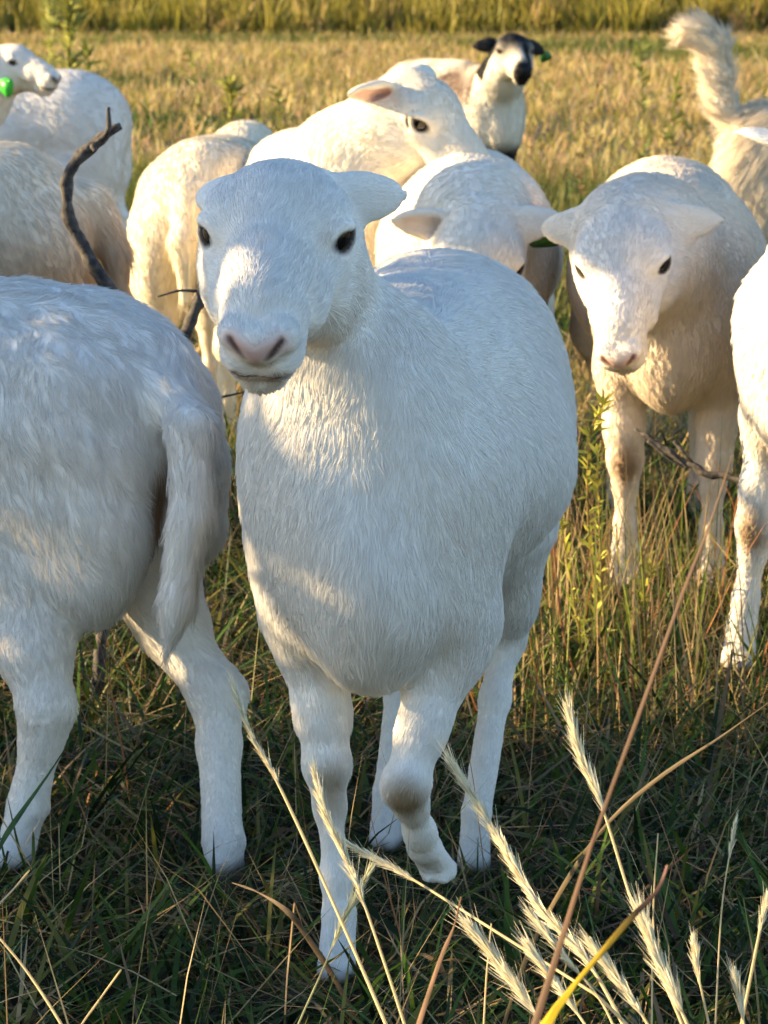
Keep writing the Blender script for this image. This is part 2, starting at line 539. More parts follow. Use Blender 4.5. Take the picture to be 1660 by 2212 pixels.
def make_sheep(name, loc, yaw, scale, pose, colf, label, group, count, step=.009, head_step=.004, seed=1, cat='sheep', prims=None, ear_pink=.75, **fk):
    root = link(name, None)
    root.location = (loc[0], loc[1], loc[2] if len(loc) > 2 else 0)
    root.rotation_euler = (0, 0, math.radians(yaw))
    root.scale = (scale,) * 3
    tag(root, label, cat, group)
    prims = prims or sheep_prims(pose)
    H, R, hs = np.array(pose['head'], float), rot_head(*pose['rot']), pose.get('hs', 1.0)
    hc = H + R @ np.array([0, .04, -.01]) * hs
    e = np.abs(R) @ np.array([.085, .15, .085]) * hs
    V, Q = surface_net(prims, step, [(hc - e, hc + e, head_step)])
    N = vnormals(V, Q)
    # soft lumps in the coat
    flow, hair = blend_fields(prims, V)
    V = V + N * (noise3(V, 18, seed + 5)[:, :1] * .004 * np.clip(hair / .015, 0, 1)[:, None])
    hp = (V - H) @ R / hs / np.array([1, 1, 1])
    hp[:, 1] = np.where(hp[:, 1] > 0, hp[:, 1] / 1.14, hp[:, 1] / .92); hp[:, 2] = np.where(hp[:, 2] < 0, hp[:, 2] / 1.14, hp[:, 2] / .95)                                  # head coordinates
    col, hair = colf(V, hp, hair)
    for s_ in prims:                                       # pinkish skin inside the ears
        if s_.get('ear'):
            m = np.clip((.0022 - np.abs(pdist(s_, V))) / .0012, 0, 1) * ear_pink
            col = col * (1 - m[:, None]) + np.array([.60, .34, .28]) * m[:, None]
            hair = hair * (1 - .8 * m)
    Vl = to_local(V); Ql = Q[:, ::-1]
    me = mesh_from('body', Vl, Ql)
    attr(me, 'fur_col', 'FLOAT_COLOR', 'POINT', np.concatenate([col, np.ones((len(col), 1))], 1), 'color')
    me.materials.append(M_SKIN)
    link('body', me, root)
    Nl = vnormals(Vl, Ql)
    if count:
        make_fur('fur', root, Vl, Ql, Nl, to_local(flow), hair, col, count, seed, **fk)
    for q in (-1, 1):
        o = link('eye', EYE, root)
        ec, look, up = eye_frame(q)
        p, look, up = H + R @ (ec * hs), R @ look, R @ up
        o.location = (p[0], -p[1], p[2])
        z = np.array([look[0], -look[1], look[2]]); u2 = np.array([up[0], -up[1], up[2]])
        yv = norm(u2 - z * (u2 @ z)); xv = np.cross(yv, z)
        o.rotation_euler = Matrix(np.stack([xv, yv, z], 1).tolist()).to_euler()
        o.scale = (hs,) * 3
    return root

# ------------------------------------------------------------------ coats
def coat(base, tint=None, nose=(.52, .33, .30), knees=True, knee_pts=(), extra=None, ear_in=(.62, .42, .36)):
    base = np.array(base, float)
    def f(V, hp, hair):
        c = np.tile(base, (len(V), 1))
        n = noise3(V, 9, 77)
        c *= 1 + .05 * n[:, :1]
        def paint(m, rgb):
            nonlocal c
            c = c * (1 - m[:, None]) + np.array(rgb) * m[:, None]
        for kp, rr, rgb in knee_pts:
            paint(blob(V, kp, rr, .45), rgb)
        inh = (np.abs(hp) < .25).all(1)
        def cap(p, q, r, soft):
            p, q = np.array(p), np.array(q); h = np.clip(((hp - p) @ (q - p)) / ((q - p) @ (q - p)), 0, 1)
            d = np.linalg.norm(hp - p - h[:, None] * (q - p), axis=1)
            return inh * np.clip((r + soft - d) / (2 * soft), 0, 1)
        pink = np.maximum(cap((0, .176, -.034), (0, .178, -.010), .007, .005), np.maximum(cap((0, .174, -.008), (.022, .168, .002), .009, .005), cap((0, .174, -.008), (-.022, .168, .002), .009, .005)))
        paint(pink * .9, nose)
        hair = hair * (1 - pink)
        for q in (-1, 1):
            m = cap((q * .010, .178, -.015), (q * .024, .169, .003), .0034, .0018)
            paint(m, np.array(nose) * .18); hair = hair * (1 - cap((q * .010, .178, -.015), (q * .024, .169, .003), .009, .003))
            m = np.maximum(cap((0, .180, -.038), (q * .020, .166, -.039), .0062, .003), cap((q * .020, .164, -.039), (q * .038, .140, -.040), .0045, .003))
            paint(m, np.array(nose) * .25); hair = hair * (1 - m * .9)
            paint(cap((0, .170, -.047), (q * .018, .162, -.049), .003, .004) * .5, nose)
            eyem = inh * blob(hp, (q * .0480, .0092, .0047), (EYE_R * 1.19, EYE_R * 1.10, EYE_R * 1.05), .06)
            paint(eyem, (.045, .035, .03))
            paint(cap((q * .060, .030, -.004), (q * .052, .044, -.012), .0022, .003) * .8, (.16, .12, .10))
            hair = hair * (1 - inh * blob(hp, (q * .062, .010, .005), (.022, .027, .024), .2))
        m = cap((0, .182, -.014), (0, .177, -.040), .0016, .002); paint(m, np.array(nose) * .3)
        zl = hp[:, 2] + .0385 + 1.5 * hp[:, 0] ** 2
        front = inh * (hp[:, 1] > .128) * np.clip((.036 - np.abs(hp[:, 0])) / .008, 0, 1)
        m = front * np.clip((.0028 - np.abs(zl)) / .0014, 0, 1); paint(m, np.array(nose) * .28); hair = hair * (1 - m)
        m = front * np.clip((.0040 - np.abs(zl + .0065)) / .002, 0, 1) * np.clip((.022 - np.abs(hp[:, 0])) / .008, 0, 1); paint(m * .6, nose); hair = hair * (1 - m * .8)
        paint(np.clip((.04 - V[:, 2]) / .015, 0, 1), (.10, .08, .06))
        if extra is not None:
            c, hair = extra(V, hp, hair, c)
        return np.clip(c, .003, .9), hair
    return f

# ------------------------------------------------------------------ ground and grass
def mat_ground():
    m, nt, out = new_mat('field_soil')
    b = nt.nodes.new('ShaderNodeBsdfPrincipled')
    tc = nt.nodes.new('ShaderNodeTexCoord')
    nz = nt.nodes.new('ShaderNodeTexNoise'); nz.inputs['Scale'].default_value = 3; nz.inputs['Detail'].default_value = 8
    nt.links.new(tc.outputs['Object'], nz.inputs['Vector'])
    cr = nt.nodes.new('ShaderNodeValToRGB')
    cr.color_ramp.elements[0].color = (.014, .012, .007, 1); cr.color_ramp.elements[0].position = .35
    cr.color_ramp.elements[1].color = (.050, .042, .020, 1); cr.color_ramp.elements[1].position = .65
    nt.links.new(nz.outputs['Fac'], cr.inputs[0]); nt.links.new(cr.outputs[0], b.inputs['Base Color'])
    b.inputs['Roughness'].default_value = .95
    nt.links.new(b.outputs[0], out.inputs[0])
    return m

def mat_blade(name='grass_blade', trans=.35, rough=.5, spec=.2):
    m, nt, out = new_mat(name)
    N = nt.nodes.new
    at = N('ShaderNodeAttribute'); at.attribute_name = 'fur_col'
    b = N('ShaderNodeBsdfPrincipled'); b.inputs['Roughness'].default_value = rough; b.inputs['Specular IOR Level'].default_value = spec
    t = N('ShaderNodeBsdfTranslucent')
    mx = N('ShaderNodeMixShader'); mx.inputs[0].default_value = trans
    nt.links.new(at.outputs['Color'], b.inputs['Base Color']); nt.links.new(at.outputs['Color'], t.inputs['Color'])
    nt.links.new(b.outputs[0], mx.inputs[1]); nt.links.new(t.outputs[0], mx.inputs[2])
    nt.links.new(mx.outputs[0], out.inputs[0])
    return m
M_GROUND, M_BLADE = mat_ground(), mat_blade()
M_LEAF = mat_blade('leaf', .3, .45)

def blades(P, h, w, az, lean, bend, col, seed, segs=3, tipcol=None):
    """ribbon blades rooted at P; lean = starting tilt, bend = extra tilt gained along the blade"""
    r = np.random.default_rng(seed)
    n = len(P)
    d = np.stack([np.cos(az), np.sin(az), np.zeros(n)], 1)
    side = np.stack([-np.sin(az), np.cos(az), np.zeros(n)], 1)
    tw = r.uniform(-.9, .9, n)
    side = side * np.cos(tw)[:, None] + d * np.sin(tw)[:, None]
    L = segs + 1
    V = np.zeros((n, L, 2, 3)); C = np.zeros((n, L, 2, 3))
    p = P.copy()
    for i in range(L):
        t = i / segs
        wd = w * (1 - t ** 2.2) * (.75 + .5 * t) + .0002
        V[:, i, 0] = p - side * wd[:, None] * .5
        V[:, i, 1] = p + side * wd[:, None] * .5
        C[:, i] = (col if tipcol is None else col * (1 - t) + tipcol * t)[:, None, :]
        a = lean + bend * t
        p = p + (d * np.sin(a)[:, None] + np.array([0, 0, 1.0]) * np.cos(a)[:, None]) * (h / segs)[:, None]
        p[:, 2] = np.maximum(p[:, 2], .004)
    base = (np.arange(n) * L * 2)[:, None]
    Q = np.concatenate([base + np.array([[2 * i, 2 * i + 1, 2 * i + 3, 2 * i + 2]]) for i in range(segs)])
    return V.reshape(-1, 3), Q, C.reshape(-1, 3)

def blade_object(name, parts, mat, parent=None):
    V, Q, C, o = [], [], [], 0
    for (v, q, c) in parts:
        V.append(v); Q.append(q + o); C.append(c); o += len(v)
    V, Q, C = np.concatenate(V), np.concatenate(Q), np.concatenate(C)
    me = mesh_from(name, V, Q, smooth=False)
    attr(me, 'fur_col', 'FLOAT_COLOR', 'POINT', np.concatenate([C, np.ones((len(C), 1))], 1), 'color')
    me.materials.append(mat)
    return link(name, me, parent)

def field_points(n, y0, y1, pad, rng, power=1.0):
    y = y0 + (y1 - y0) * rng.random(n * 2) ** power
    keep = rng.random(n * 2) < (.137 * y + pad) / (.137 * y1 + pad)
    y = y[keep][:n]
    x = rng.uniform(-1, 1, len(y)) * (.137 * y + pad)
    return np.stack([x, y, np.zeros(len(y))], 1)

def mixcol(rng, n, palette, weights, jitter=.25):
    pal = np.array(palette, float)
    i = rng.choice(len(pal), n, p=np.array(weights) / np.sum(weights))
    return pal[i] * rng.uniform(1 - jitter, 1 + jitter, (n, 1))

gm = mesh_from('ground', np.array([[-900, -300, 0], [900, -300, 0], [900, 1500, 0], [-900, 1500, 0]], float), np.array([[0, 1, 2, 3]]), False)
gm.materials.append(M_GROUND)
tag(link('ground', gm), 'dry soil of the pasture under the grass', kind='structure')

BANK = .24
bm_ = mesh_from('bank', np.array([[-300, 43.2, .004], [300, 43.2, .004], [300, 55, 11.8 * BANK], [-300, 55, 11.8 * BANK], [300, 400, 11.8 * BANK], [-300, 400, 11.8 * BANK]], float), np.array([[0, 1, 2, 3], [3, 2, 4, 5]]), False)
bm_.materials.append(M_GROUND)
tag(link('bank', bm_), 'low grassy bank rising at the far edge of the field', kind='structure')
GREEN, DGREEN, OLIVE = (.052, .104, .018), (.017, .036, .011), (.130, .128, .028)
STRAW, TAN, RUST = (.42, .32, .16), (.30, .21, .11), (.30, .13, .05)
DSTRAW, DTAN = (.26, .20, .10), (.15, .105, .06)
HOOVES = [(-.05, 3.05), (.12, 3.48), (-.02, 3.52), (-.20, 3.40), (-.46, 3.45), (.60, 4.46), (.44, 5.1), (.60, 5.1)]
def make_grass():
    rg = np.random.default_rng(11)
    # short sward underfoot with fallen straw across it
    P = field_points(46000, 2.25, 6.6, .30, rg)
    n = len(P); u = rg.uniform
    cl = noise3(P, 3.0, 5)[:, 0]
    parts = [blades(P, u(.02, .07, n) * (1 + .45 * cl.clip(-1, 1.2) + .5 * np.clip((P[:, 1] - 4.3) / 1.5, 0, 1)), u(.0022, .0065, n), u(0, 6.28, n), u(.1, 1.0, n), u(.1, 1.2, n),
                    mixcol(rg, n, [GREEN, DGREEN, OLIVE, DSTRAW, DTAN, RUST], [5, 6, 2, 1.2, 1.6, .3], .4), 1)]
    P = field_points(11000, 2.25, 6.6, .30, rg); n = len(P); P[:, 2] = u(0, .03, n)
    parts.append(blades(P, u(.07, .20, n), u(.0045, .0105, n), u(0, 6.28, n), u(.5, 1.45, n), u(.0, .9, n),
                        mixcol(rg, n, [GREEN, DGREEN, OLIVE, DTAN], [5, 5, 2, .8], .4), 31, 4))
    P = field_points(2400, 2.25, 6.6, .30, rg); n = len(P); P[:, 2] = u(.005, .05, n)
    parts.append(blades(P, u(.08, .2, n), u(.004, .0075, n), u(0, 6.28, n), u(1.0, 1.6, n), u(-.2, .4, n),
                        mixcol(rg, n, [DSTRAW, DTAN, STRAW], [4, 4, 2], .3), 33, 4))
    P = field_points(3600, 2.25, 6.6, .30, rg); n = len(P)
    P[:, 2] = u(.01, .07, n)
    parts.append(blades(P, u(.07, .22, n), u(.0013, .0032, n), u(0, 6.28, n), u(.9, 1.6, n), u(-.2, .5, n),
                        mixcol(rg, n, [STRAW, DSTRAW, DTAN, RUST, OLIVE], [3, 3, 3, .6, 1.5]), 2))
    P = field_points(900, 2.3, 6.6, .30, rg); n = len(P)
    parts.append(blades(P, u(.14, .34, n), u(.0012, .003, n), u(0, 6.28, n), u(.05, .7, n), u(.0, .8, n),
                        mixcol(rg, n, [STRAW, TAN, OLIVE, GREEN, RUST], [3, 3, 2, 2, 1]), 3))
    n = 620
    P = np.stack([u(.12, .85, n), u(4.0, 5.2, n), np.zeros(n)], 1)
    parts.append(blades(P, u(.16, .40, n), u(.002, .0042, n), u(0, 6.28, n), u(.02, .45, n), u(.0, .5, n),
                        mixcol(rg, n, [STRAW, TAN, OLIVE, (.20, .24, .05), RUST], [3, 2, 2, 3, 1.5]), 23))
    # tufted meadow behind the flock: each tuft has its own colour and height
    hv = np.array(HOOVES)
    for i_, (v_, q_, c_) in enumerate(parts):                # trodden flat around the feet
        d_ = np.min(np.linalg.norm(v_[:, None, :2] - hv[None], axis=2), axis=1)
        v_[:, 2] *= np.where(d_ < .13, .38 + .62 * np.clip((d_ - .07) / .06, 0, 1), 1)
    tag(blade_object('sward_grass', parts, M_BLADE), 'short dark green pasture grass and fallen straw under the sheep', 'grass', kind='stuff')
    def tufts(nt, nb, y0, y1, pad, pw, sig, pal, wts, hr, wr, seed, green):
        T0 = field_points(nt, y0, y1, pad, rg, pw); m = len(T0)
        tc = mixcol(rg, m, pal, wts, .3)
        g = noise3(T0, green[0], seed)[:, 0] + green[1] * np.clip((green[2] - T0[:, 1]) / 4, 0, 1)
        tc = np.where((g > .45)[:, None], mixcol(rg, m, [GREEN, OLIVE, (.16, .17, .035), DGREEN], [3, 4, 4, 1], .3), tc)
        th = rg.uniform(.5, 1.3, m)
        k = rg.integers(0, m, nb)
        P = T0[k] + rg.normal(size=(nb, 3)) * [sig, sig, 0]
        c = tc[k] * rg.uniform(.7, 1.25, (nb, 1))
        return blades(P, u(hr[0], hr[1], nb) * th[k], u(wr[0], wr[1], nb), u(0, 6.28, nb), u(.05, 1.1, nb), u(.1, 1.3, nb), c, seed, 3, np.clip(c * 1.25, 0, .6))
    FSTRAW, FTAN, FPINK, FOLIVE = (.48, .35, .14), (.36, .25, .105), (.50, .32, .17), (.25, .22, .05)
    parts = [tufts(4200, 62000, 6.3, 16, .5, 1, .055, [FSTRAW, FTAN, FPINK, FOLIVE], [3, 2.2, 1.8, 5.5], (.07, .23), (.003, .008), 4, (1.1, .9, 11)),
             tufts(9000, 14000, 6.3, 16, .5, 1, .1, [FSTRAW, FTAN, OLIVE], [3, 2, 2], (.05, .16), (.003, .008), 14, (1.1, .5, 10))]
    tag(blade_object('meadow_grass', parts, M_BLADE), 'sunlit tan and green meadow grass right behind the flock', 'grass', kind='stuff')
    parts = [tufts(9500, 70000, 15.5, 43.5, 1.0, .8, .13, [FSTRAW, FTAN, FPINK, FOLIVE], [3.5, 2, 2.6, 5], (.06, .22), (.009, .022), 5, (.5, 0, 0)),
             tufts(9000, 16000, 15.5, 43.5, 1.0, .8, .2, [FSTRAW, FTAN, FPINK], [3, 2, 2], (.05, .15), (.01, .022), 15, (.5, 0, 0))]
    tag(blade_object('dry_grass', parts, M_BLADE), 'patchy golden dry grass of the far field', 'grass', kind='stuff')
    # rank growth climbing the bank at the field edge
    def bank_tufts(nt, nb, seed, hr, wr, pal, wts):
        T0 = np.stack([u(-10, 10, nt), 43.3 + 7.5 * u(0, 1, nt) ** 1.2, np.zeros(nt)], 1)
        T0[:, 1] += noise3(T0 * [1, 0, 0], .9, 3)[:, 0] * .25
        T0[:, 2] = np.clip(T0[:, 1] - 43.2, 0, 20) * BANK
        tc = mixcol(rg, nt, pal, wts, .3); th = u(.6, 1.35, nt)
        k = rg.integers(0, nt, nb)
        P = T0[k] + rg.normal(size=(nb, 3)) * [.12, .12, 0]
        return blades(P, u(hr[0], hr[1], nb) * th[k], u(wr[0], wr[1], nb), u(0, 6.28, nb), u(0, .5, nb), u(0, .8, nb), tc[k] * rg.uniform(.75, 1.2, (nb, 1)), seed, 3)
    parts = [bank_tufts(2600, 38000, 6, (.25, .62), (.02, .05), [(.28, .25, .042), (.34, .28, .06), (.21, .20, .038), (.30, .21, .09)], [4, 4, 3, 1.2])]
    tag(blade_object('tall_grass', parts, M_BLADE), 'tall olive weeds and rank grass along the far field edge', 'grass', kind='stuff')

make_grass()

# a leafy tree added beside the flock, outside the picture, to throw the shade
def make_shade_tree():
    rg = np.random.default_rng(5)
    root = link('tree', None); root.location = (TREE_X, TREE_Y, 0)
    tag(root, 'unseen leafy tree added left of the picture to shade the flock', 'tree')
    V, Q = tube([(0, 0, -.05), (.02, .02, .7), (-.03, -.02, 1.4), (.02, .0, 2.3)], [.08, .065, .045, .015], 10)
    me = mesh_from('trunk', V, Q); me.materials.append(M_BARK); link('trunk', me, root)
    n = 6500
    p = np.stack([rg.normal(0, .28, n), rg.uniform(-.70, .62, n), rg.uniform(.50, 2.4, n)], 1)
    # leaves left out so that sunlight lands on chosen spots
    t = (-.15 - (p[:, 0] + TREE_X)) / -sd.x
    sy, sz = p[:, 1] + TREE_Y - sd.y * t, p[:, 2] - sd.z * t
    keep = np.ones(n, bool)
    for (y, z, ry, rz) in SUN_GAPS:
        keep &= ((sy - y) / ry) ** 2 + ((sz - z) / rz) ** 2 > 1
    p = p[keep]
    for (y, z, ry, rz) in SUN_SHADES:                      # extra boughs, added only to shade the heads farther back
        m = int(2600 * ry * rz / .01)
        a, rr = rg.uniform(0, 6.28, m), np.sqrt(rg.random(m))
        yy, zz, xx = y + ry * rr * np.cos(a), z + rz * rr * np.sin(a), rg.normal(TREE_X, .2, m)
        t = (-.15 - xx) / -sd.x
        p = np.concatenate([p, np.stack([xx - TREE_X, yy + sd.y * t - TREE_Y, zz + sd.z * t], 1)])
        c0 = p[-m:].mean(0)
        V, Q = tube(smooth_path([(0, 0, .9), c0 * [.5, .45, 0] + [0, 0, 1.35], c0], 14), np.linspace(.035, .008, 14), 7)
        me = mesh_from('limb', V, Q); me.materials.append(M_BARK); link('limb', me, root)
    n = len(p)
    u = rg.uniform
    b = blades(p, u(.07, .13, n), u(.04, .075, n), u(0, 6.28, n), u(.3, 1.8, n), u(.1, .7, n), mixcol(rg, n, [GREEN, OLIVE, DGREEN], [3, 1, 2]), 8, 2)
    blade_object('crown', [b], M_LEAF, root)

def tube(pts, rads, ns=8, cap=True):
    pts = np.array(pts, float); n = len(pts)
    tg = np.gradient(pts, axis=0); tg = norm(tg)
    up = np.array([.3, .2, 1.0]) if abs(tg[0][2]) < .9 else np.array([1.0, .2, 0])
    V, Q = [], []
    for i in range(n):
        x = norm(np.cross(tg[i], up)); y = np.cross(x, tg[i])
        a = np.linspace(0, 2 * np.pi, ns, endpoint=False)
        V.append(pts[i] + rads[i] * (np.cos(a)[:, None] * x + np.sin(a)[:, None] * y))
    V = np.concatenate(V)
    for i in range(n - 1):
        for j in range(ns):
            k = (j + 1) % ns
            Q.append([i * ns + j, i * ns + k, (i + 1) * ns + k, (i + 1) * ns + j])
    if cap:
        for i in (0, n - 1):
            V = np.concatenate([V, pts[i:i + 1]]); c = len(V) - 1
            for j in range(0, ns, 2):
                q = [i * ns + j, i * ns + (j + 1) % ns, i * ns + (j + 2) % ns, c]
                Q.append(q if i else q[::-1])
    return V, np.array(Q)

def smooth_path(pts, n):
    """Catmull-Rom through the points"""
    p = np.array(pts, float); p = np.vstack([2 * p[0] - p[1], p, 2 * p[-1] - p[-2]])
    out = []
    for t in np.linspace(0, len(p) - 3 - 1e-6, n):
        i = int(t); f = t - i; a, b, c, d = p[i:i + 4]
        out.append(.5 * (2 * b + (c - a) * f + (2 * a - 5 * b + 4 * c - d) * f * f + (3 * b - a - 3 * c + d) * f ** 3))
    return np.array(out)

def mat_bark(name, c0, c1, sc=60):
    m, nt, out = new_mat(name)
    b = nt.nodes.new('ShaderNodeBsdfPrincipled'); tc = nt.nodes.new('ShaderNodeTexCoord')
    nz = nt.nodes.new('ShaderNodeTexNoise'); nz.inputs['Scale'].default_value = sc; nz.inputs['Detail'].default_value = 6
    nt.links.new(tc.outputs['Object'], nz.inputs['Vector'])
    cr = nt.nodes.new('ShaderNodeValToRGB')
    cr.color_ramp.elements[0].color = (*c0, 1); cr.color_ramp.elements[0].position = .38
    cr.color_ramp.elements[1].color = (*c1, 1); cr.color_ramp.elements[1].position = .68
    bp = nt.nodes.new('ShaderNodeBump'); bp.inputs['Strength'].default_value = .8; bp.inputs['Distance'].default_value = .004
    nt.links.new(nz.outputs['Fac'], cr.inputs[0]); nt.links.new(nz.outputs['Fac'], bp.inputs['Height'])
    nt.links.new(cr.outputs[0], b.inputs['Base Color']); nt.links.new(bp.outputs[0], b.inputs['Normal'])
    b.inputs['Roughness'].default_value = .85
    nt.links.new(b.outputs[0], out.inputs[0])
    return m
M_BARK = mat_bark('bark', (.05, .04, .032), (.16, .13, .10))
M_DEADWOOD = mat_bark('dead_wood', (.018, .017, .018), (.10, .088, .078), 80)
# gaps cut into the added crown: (y, z, half width, half height) of the sunlit spots on the plane x = -0.15
SUN_GAPS = [(2.885, .81, .030, .062), (3.05, .67, .045, .075), (3.11, .46, .050, .065), (3.02, 1.0, .06, .03), (3.76, -.066, .09, .05), (3.10, .34, .05, .05), (3.5, .78, .2, .025), (3.32, .20, .12, .05), (3.60, .25, .10, .06), (2.95, .12, .08, .08), (3.85, .10, .12, .06)]
# added boughs: spots on the same plane to put in shade
SUN_SHADES = [(4.90, .885, .15, .07), (5.32, .80, .17, .06)]
TREE_X = -3.2
TREE_Y = 3.42 + (-.15 - TREE_X) * -sd.y / sd.x
make_shade_tree()
# ------------------------------------------------------------------ the flock
WHITE, CREAM, TANCOAT = (.86, .84, .80), (.78, .70, .57), (.70, .58, .45)
GROUP = 'sheep in the flock'
KNEE = (.36, .28, .18)

def place(u, v, y):
    return unproject(u, v, y)

def local_of(p, loc, yaw, s=1.0):
    """world point -> (x, forward, up) of a sheep at loc with yaw"""
    a = math.radians(yaw); d = np.asarray(p, float) - np.array([loc[0], loc[1], 0])
    xd = np.array([math.cos(a), math.sin(a), 0]); fd = np.array([math.sin(a), -math.cos(a), 0])
    return np.array([d @ xd, d @ fd, d[2]]) / s

def ear_tag(root, H, R, hs, c, nrm, up, size=(.05, .045), col=(.03, .42, .05)):
    """plastic ear tag: a rounded plate with a button stud; c, nrm, up in head coordinates"""
    A = axes_from(nrm, up)                 # columns: side, normal, up
    w, h, t = size[0] / 2, size[1] / 2, .0016
    ang = np.linspace(0, 2 * np.pi, 16, endpoint=False)
    ring = np.stack([np.sign(np.cos(ang)) * np.abs(np.cos(ang)) ** .45 * w, np.sign(np.sin(ang)) * np.abs(np.sin(ang)) ** .45 * h], 1)
    ring[:, 0] *= np.where(ring[:, 1] > 0, 1 - .45 * ring[:, 1] / h, 1)
    V, Q = [], []
    for y in (-t, t):
        V += [A @ np.array([a, y, b]) for a, b in ring]
    for j in range(16):
        k = (j + 1) % 16; Q.append([j, k, 16 + k, 16 + j])
    for o in (0, 16):
        for j in range(1, 14, 2):
            q = [o, o + j, o + j + 1, o + min(j + 2, 15)]; Q.append(q if o else q[::-1])
    V = np.array(V)
    sv, sq = tube([A @ np.array([0, -.006, h * .8]), A @ np.array([0, .008, h * .8]), A @ np.array([0, .012, h * .8])], [.006, .006, .004], 8)
    Q = np.concatenate([np.array(Q), sq + len(V)]); V = np.concatenate([V, sv])
    P = np.array([H + R @ (np.array(c) * hs + v * hs) for v in V])
    me = mesh_from('ear_tag', to_local(P), Q[:, ::-1], False)
    key = 'tag_%.2f' % col[1]
    m = bpy.data.materials.get(key) or mat_plain(key, col, .35, .4)
    me.materials.append(m)
    o = link('ear_tag', me, root)
    o['label'] = 'green plastic ear tag'
    return o

HS = 1.08
# ---- the ewe in front
MAIN = dict(neck=[(0, .195, .585), (-.040, .222, .70), (-.068, .258, .79)], neck_r=[.122, .090, .064],
            head=(-.085, .366, .872), rot=(4, 27, 2), hs=HS, hair=.014, width=.97, rump=.045, legr=.66, ear_r=(.028, .0190, .0088, .0010),
            ears=[((-.50, -.76, -.34), (-.2, .3, 1), .084), ((.94, -.36, -.08), (-.15, .84, .54), .072)],
            fl=[(-.080, .20, .42), (-.060, .235, .255), (-.040, .262, .09), (-.040, .285, .03)],
            fr=[(.080, .20, .42), (.040, .285, .250), (.050, .218, .158), (.062, .185, .122)],
            hl=[(-.10, -.27, .43), (-.06, -.35, .275), (-.06, -.22, .09), (-.06, -.20, .03)],
            hr=[(.072, -.24, .43), (.084, -.28, .285), (.064, -.15, .09), (.064, -.13, .03)],
            thigh=(.072, -.30, .52), extra=[ell((-.040, .235, .57), (.105, .105, .165), None, .05, (0, -.2, -1), .014)], tail=[(0, -.46, .66), (0, -.52, .55), (0, -.52, .38)])
make_sheep('sheep', (.030, 3.355), -9, 1.0, MAIN,
           coat(WHITE, knee_pts=[((.042, .315, .235), (.024, .03, .030), KNEE), ((-.052, .262, .235), (.018, .02, .030), (.52, .45, .35))]),
           'white ewe facing the camera mid-step in front of the flock, one foreleg lifted', GROUP, 250000, step=.007, head_step=.003, seed=3, lift=.20, cell=.011, clump=.42, curl=.07, rad=.00048)

# ---- the ewe at the left whose rump and tail fill the frame edge
loc, yaw = (-.665, 3.80), -118
lo = lambda u, v, y: local_of(place(u, v, y), loc, yaw)
L1 = dict(neck=[(0, .20, .585), (0, .32, .72), (0, .40, .82)], head=(0, .46, .86), rot=(0, 40, 0), hs=1.05, hair=.018, rump=-.008, legr=1.0,
          hl=[(-.095, -.28, .43), lo(468, 1500, 3.60), lo(482, 1810, 3.49), lo(490, 1925, 3.46)],
          hr=[(.10, -.26, .42), lo(105, 1530, 3.50), lo(60, 1740, 3.50), lo(30, 1850, 3.48)],
          tail=[(.0, -.43, .64), lo(405, 930, 3.46), lo(418, 1120, 3.43), lo(388, 1290, 3.42), lo(360, 1410, 3.41)], tail_r=[.042, .026, .023, .018, .007], tail_hair=.021)
make_sheep('sheep', loc, yaw, 1.0, L1, coat((.86, .83, .78), knee_pts=[((.05, -.475, .47), (.03, .05, .06), (.30, .20, .13))]),
           'shaggy white ewe seen from behind at the left, long tail hanging down', GROUP, 130000, step=.008, seed=12, clump=.5, cell=.014, rad=.0005, lift=.22)

def brown_flank(V, hp, hair, c):  # coat turns browner from mid flank downwards
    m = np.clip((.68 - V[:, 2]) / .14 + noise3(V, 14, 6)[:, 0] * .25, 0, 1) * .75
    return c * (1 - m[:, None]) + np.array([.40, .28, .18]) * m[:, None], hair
# ---- tan-flanked ewe behind it, branch in front of its flank
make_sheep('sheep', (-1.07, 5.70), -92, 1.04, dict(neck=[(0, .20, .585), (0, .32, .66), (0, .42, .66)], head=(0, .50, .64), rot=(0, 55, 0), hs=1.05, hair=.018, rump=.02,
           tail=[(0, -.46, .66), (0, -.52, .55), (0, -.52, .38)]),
           coat((.80, .71, .58), extra=brown_flank), 'cream-tan sheep with rough coat, curved dead branch before its flank', GROUP, 70000, step=.010, seed=21, clump=.45, cell=.014, rad=.0007)

# ---- smooth white ewe at the back left, rump to the right
make_sheep('sheep', (-1.33, 9.5), -96, 1.05, dict(neck=[(0, .20, .585), (0, .32, .72), (0, .40, .82)], head=(0, .46, .86), rot=(0, 40, 0), hair=.012, rump=.02),
           coat((.78, .74, .68)), 'smooth white sheep with rounded rump at the back left', GROUP, 26000, step=.012, head_step=.008, seed=31, rad=.0011)

# ---- green-tagged head looking right at the left frame edge
loc, yaw = (-1.56, 8.72), 78
e = place(40, 133, 8.6)
HL = local_of(e, loc, yaw); 
rt = (-20, 18, 0)
o = make_sheep('sheep', loc, yaw, 1.0, dict(neck=[(0, .20, .60), (HL[0] * .6, .34, .74), (HL[0], HL[1] - .07, .82)], neck_r=[.125, .098, .08], head=HL, rot=rt, hs=.78, hair=.012,
           ears=[((-.45, .85, -.45), (-.8, 0, .5), .12), ((.8, -.5, -.4), (0, -.3, 1), .11)]),
           coat((.76, .70, .62), nose=(.10, .07, .06)), 'white sheep with a bright green ear tag, head turned right at the frame edge', GROUP, 22000, step=.012, head_step=.005, seed=41, rad=.0011)
ear_tag(o, HL, rot_head(*rt), .9, (-.105, .055, -.062), (1, -.1, .1), (.0, .5, 1), (.062, .058), (.05, .42, .05))

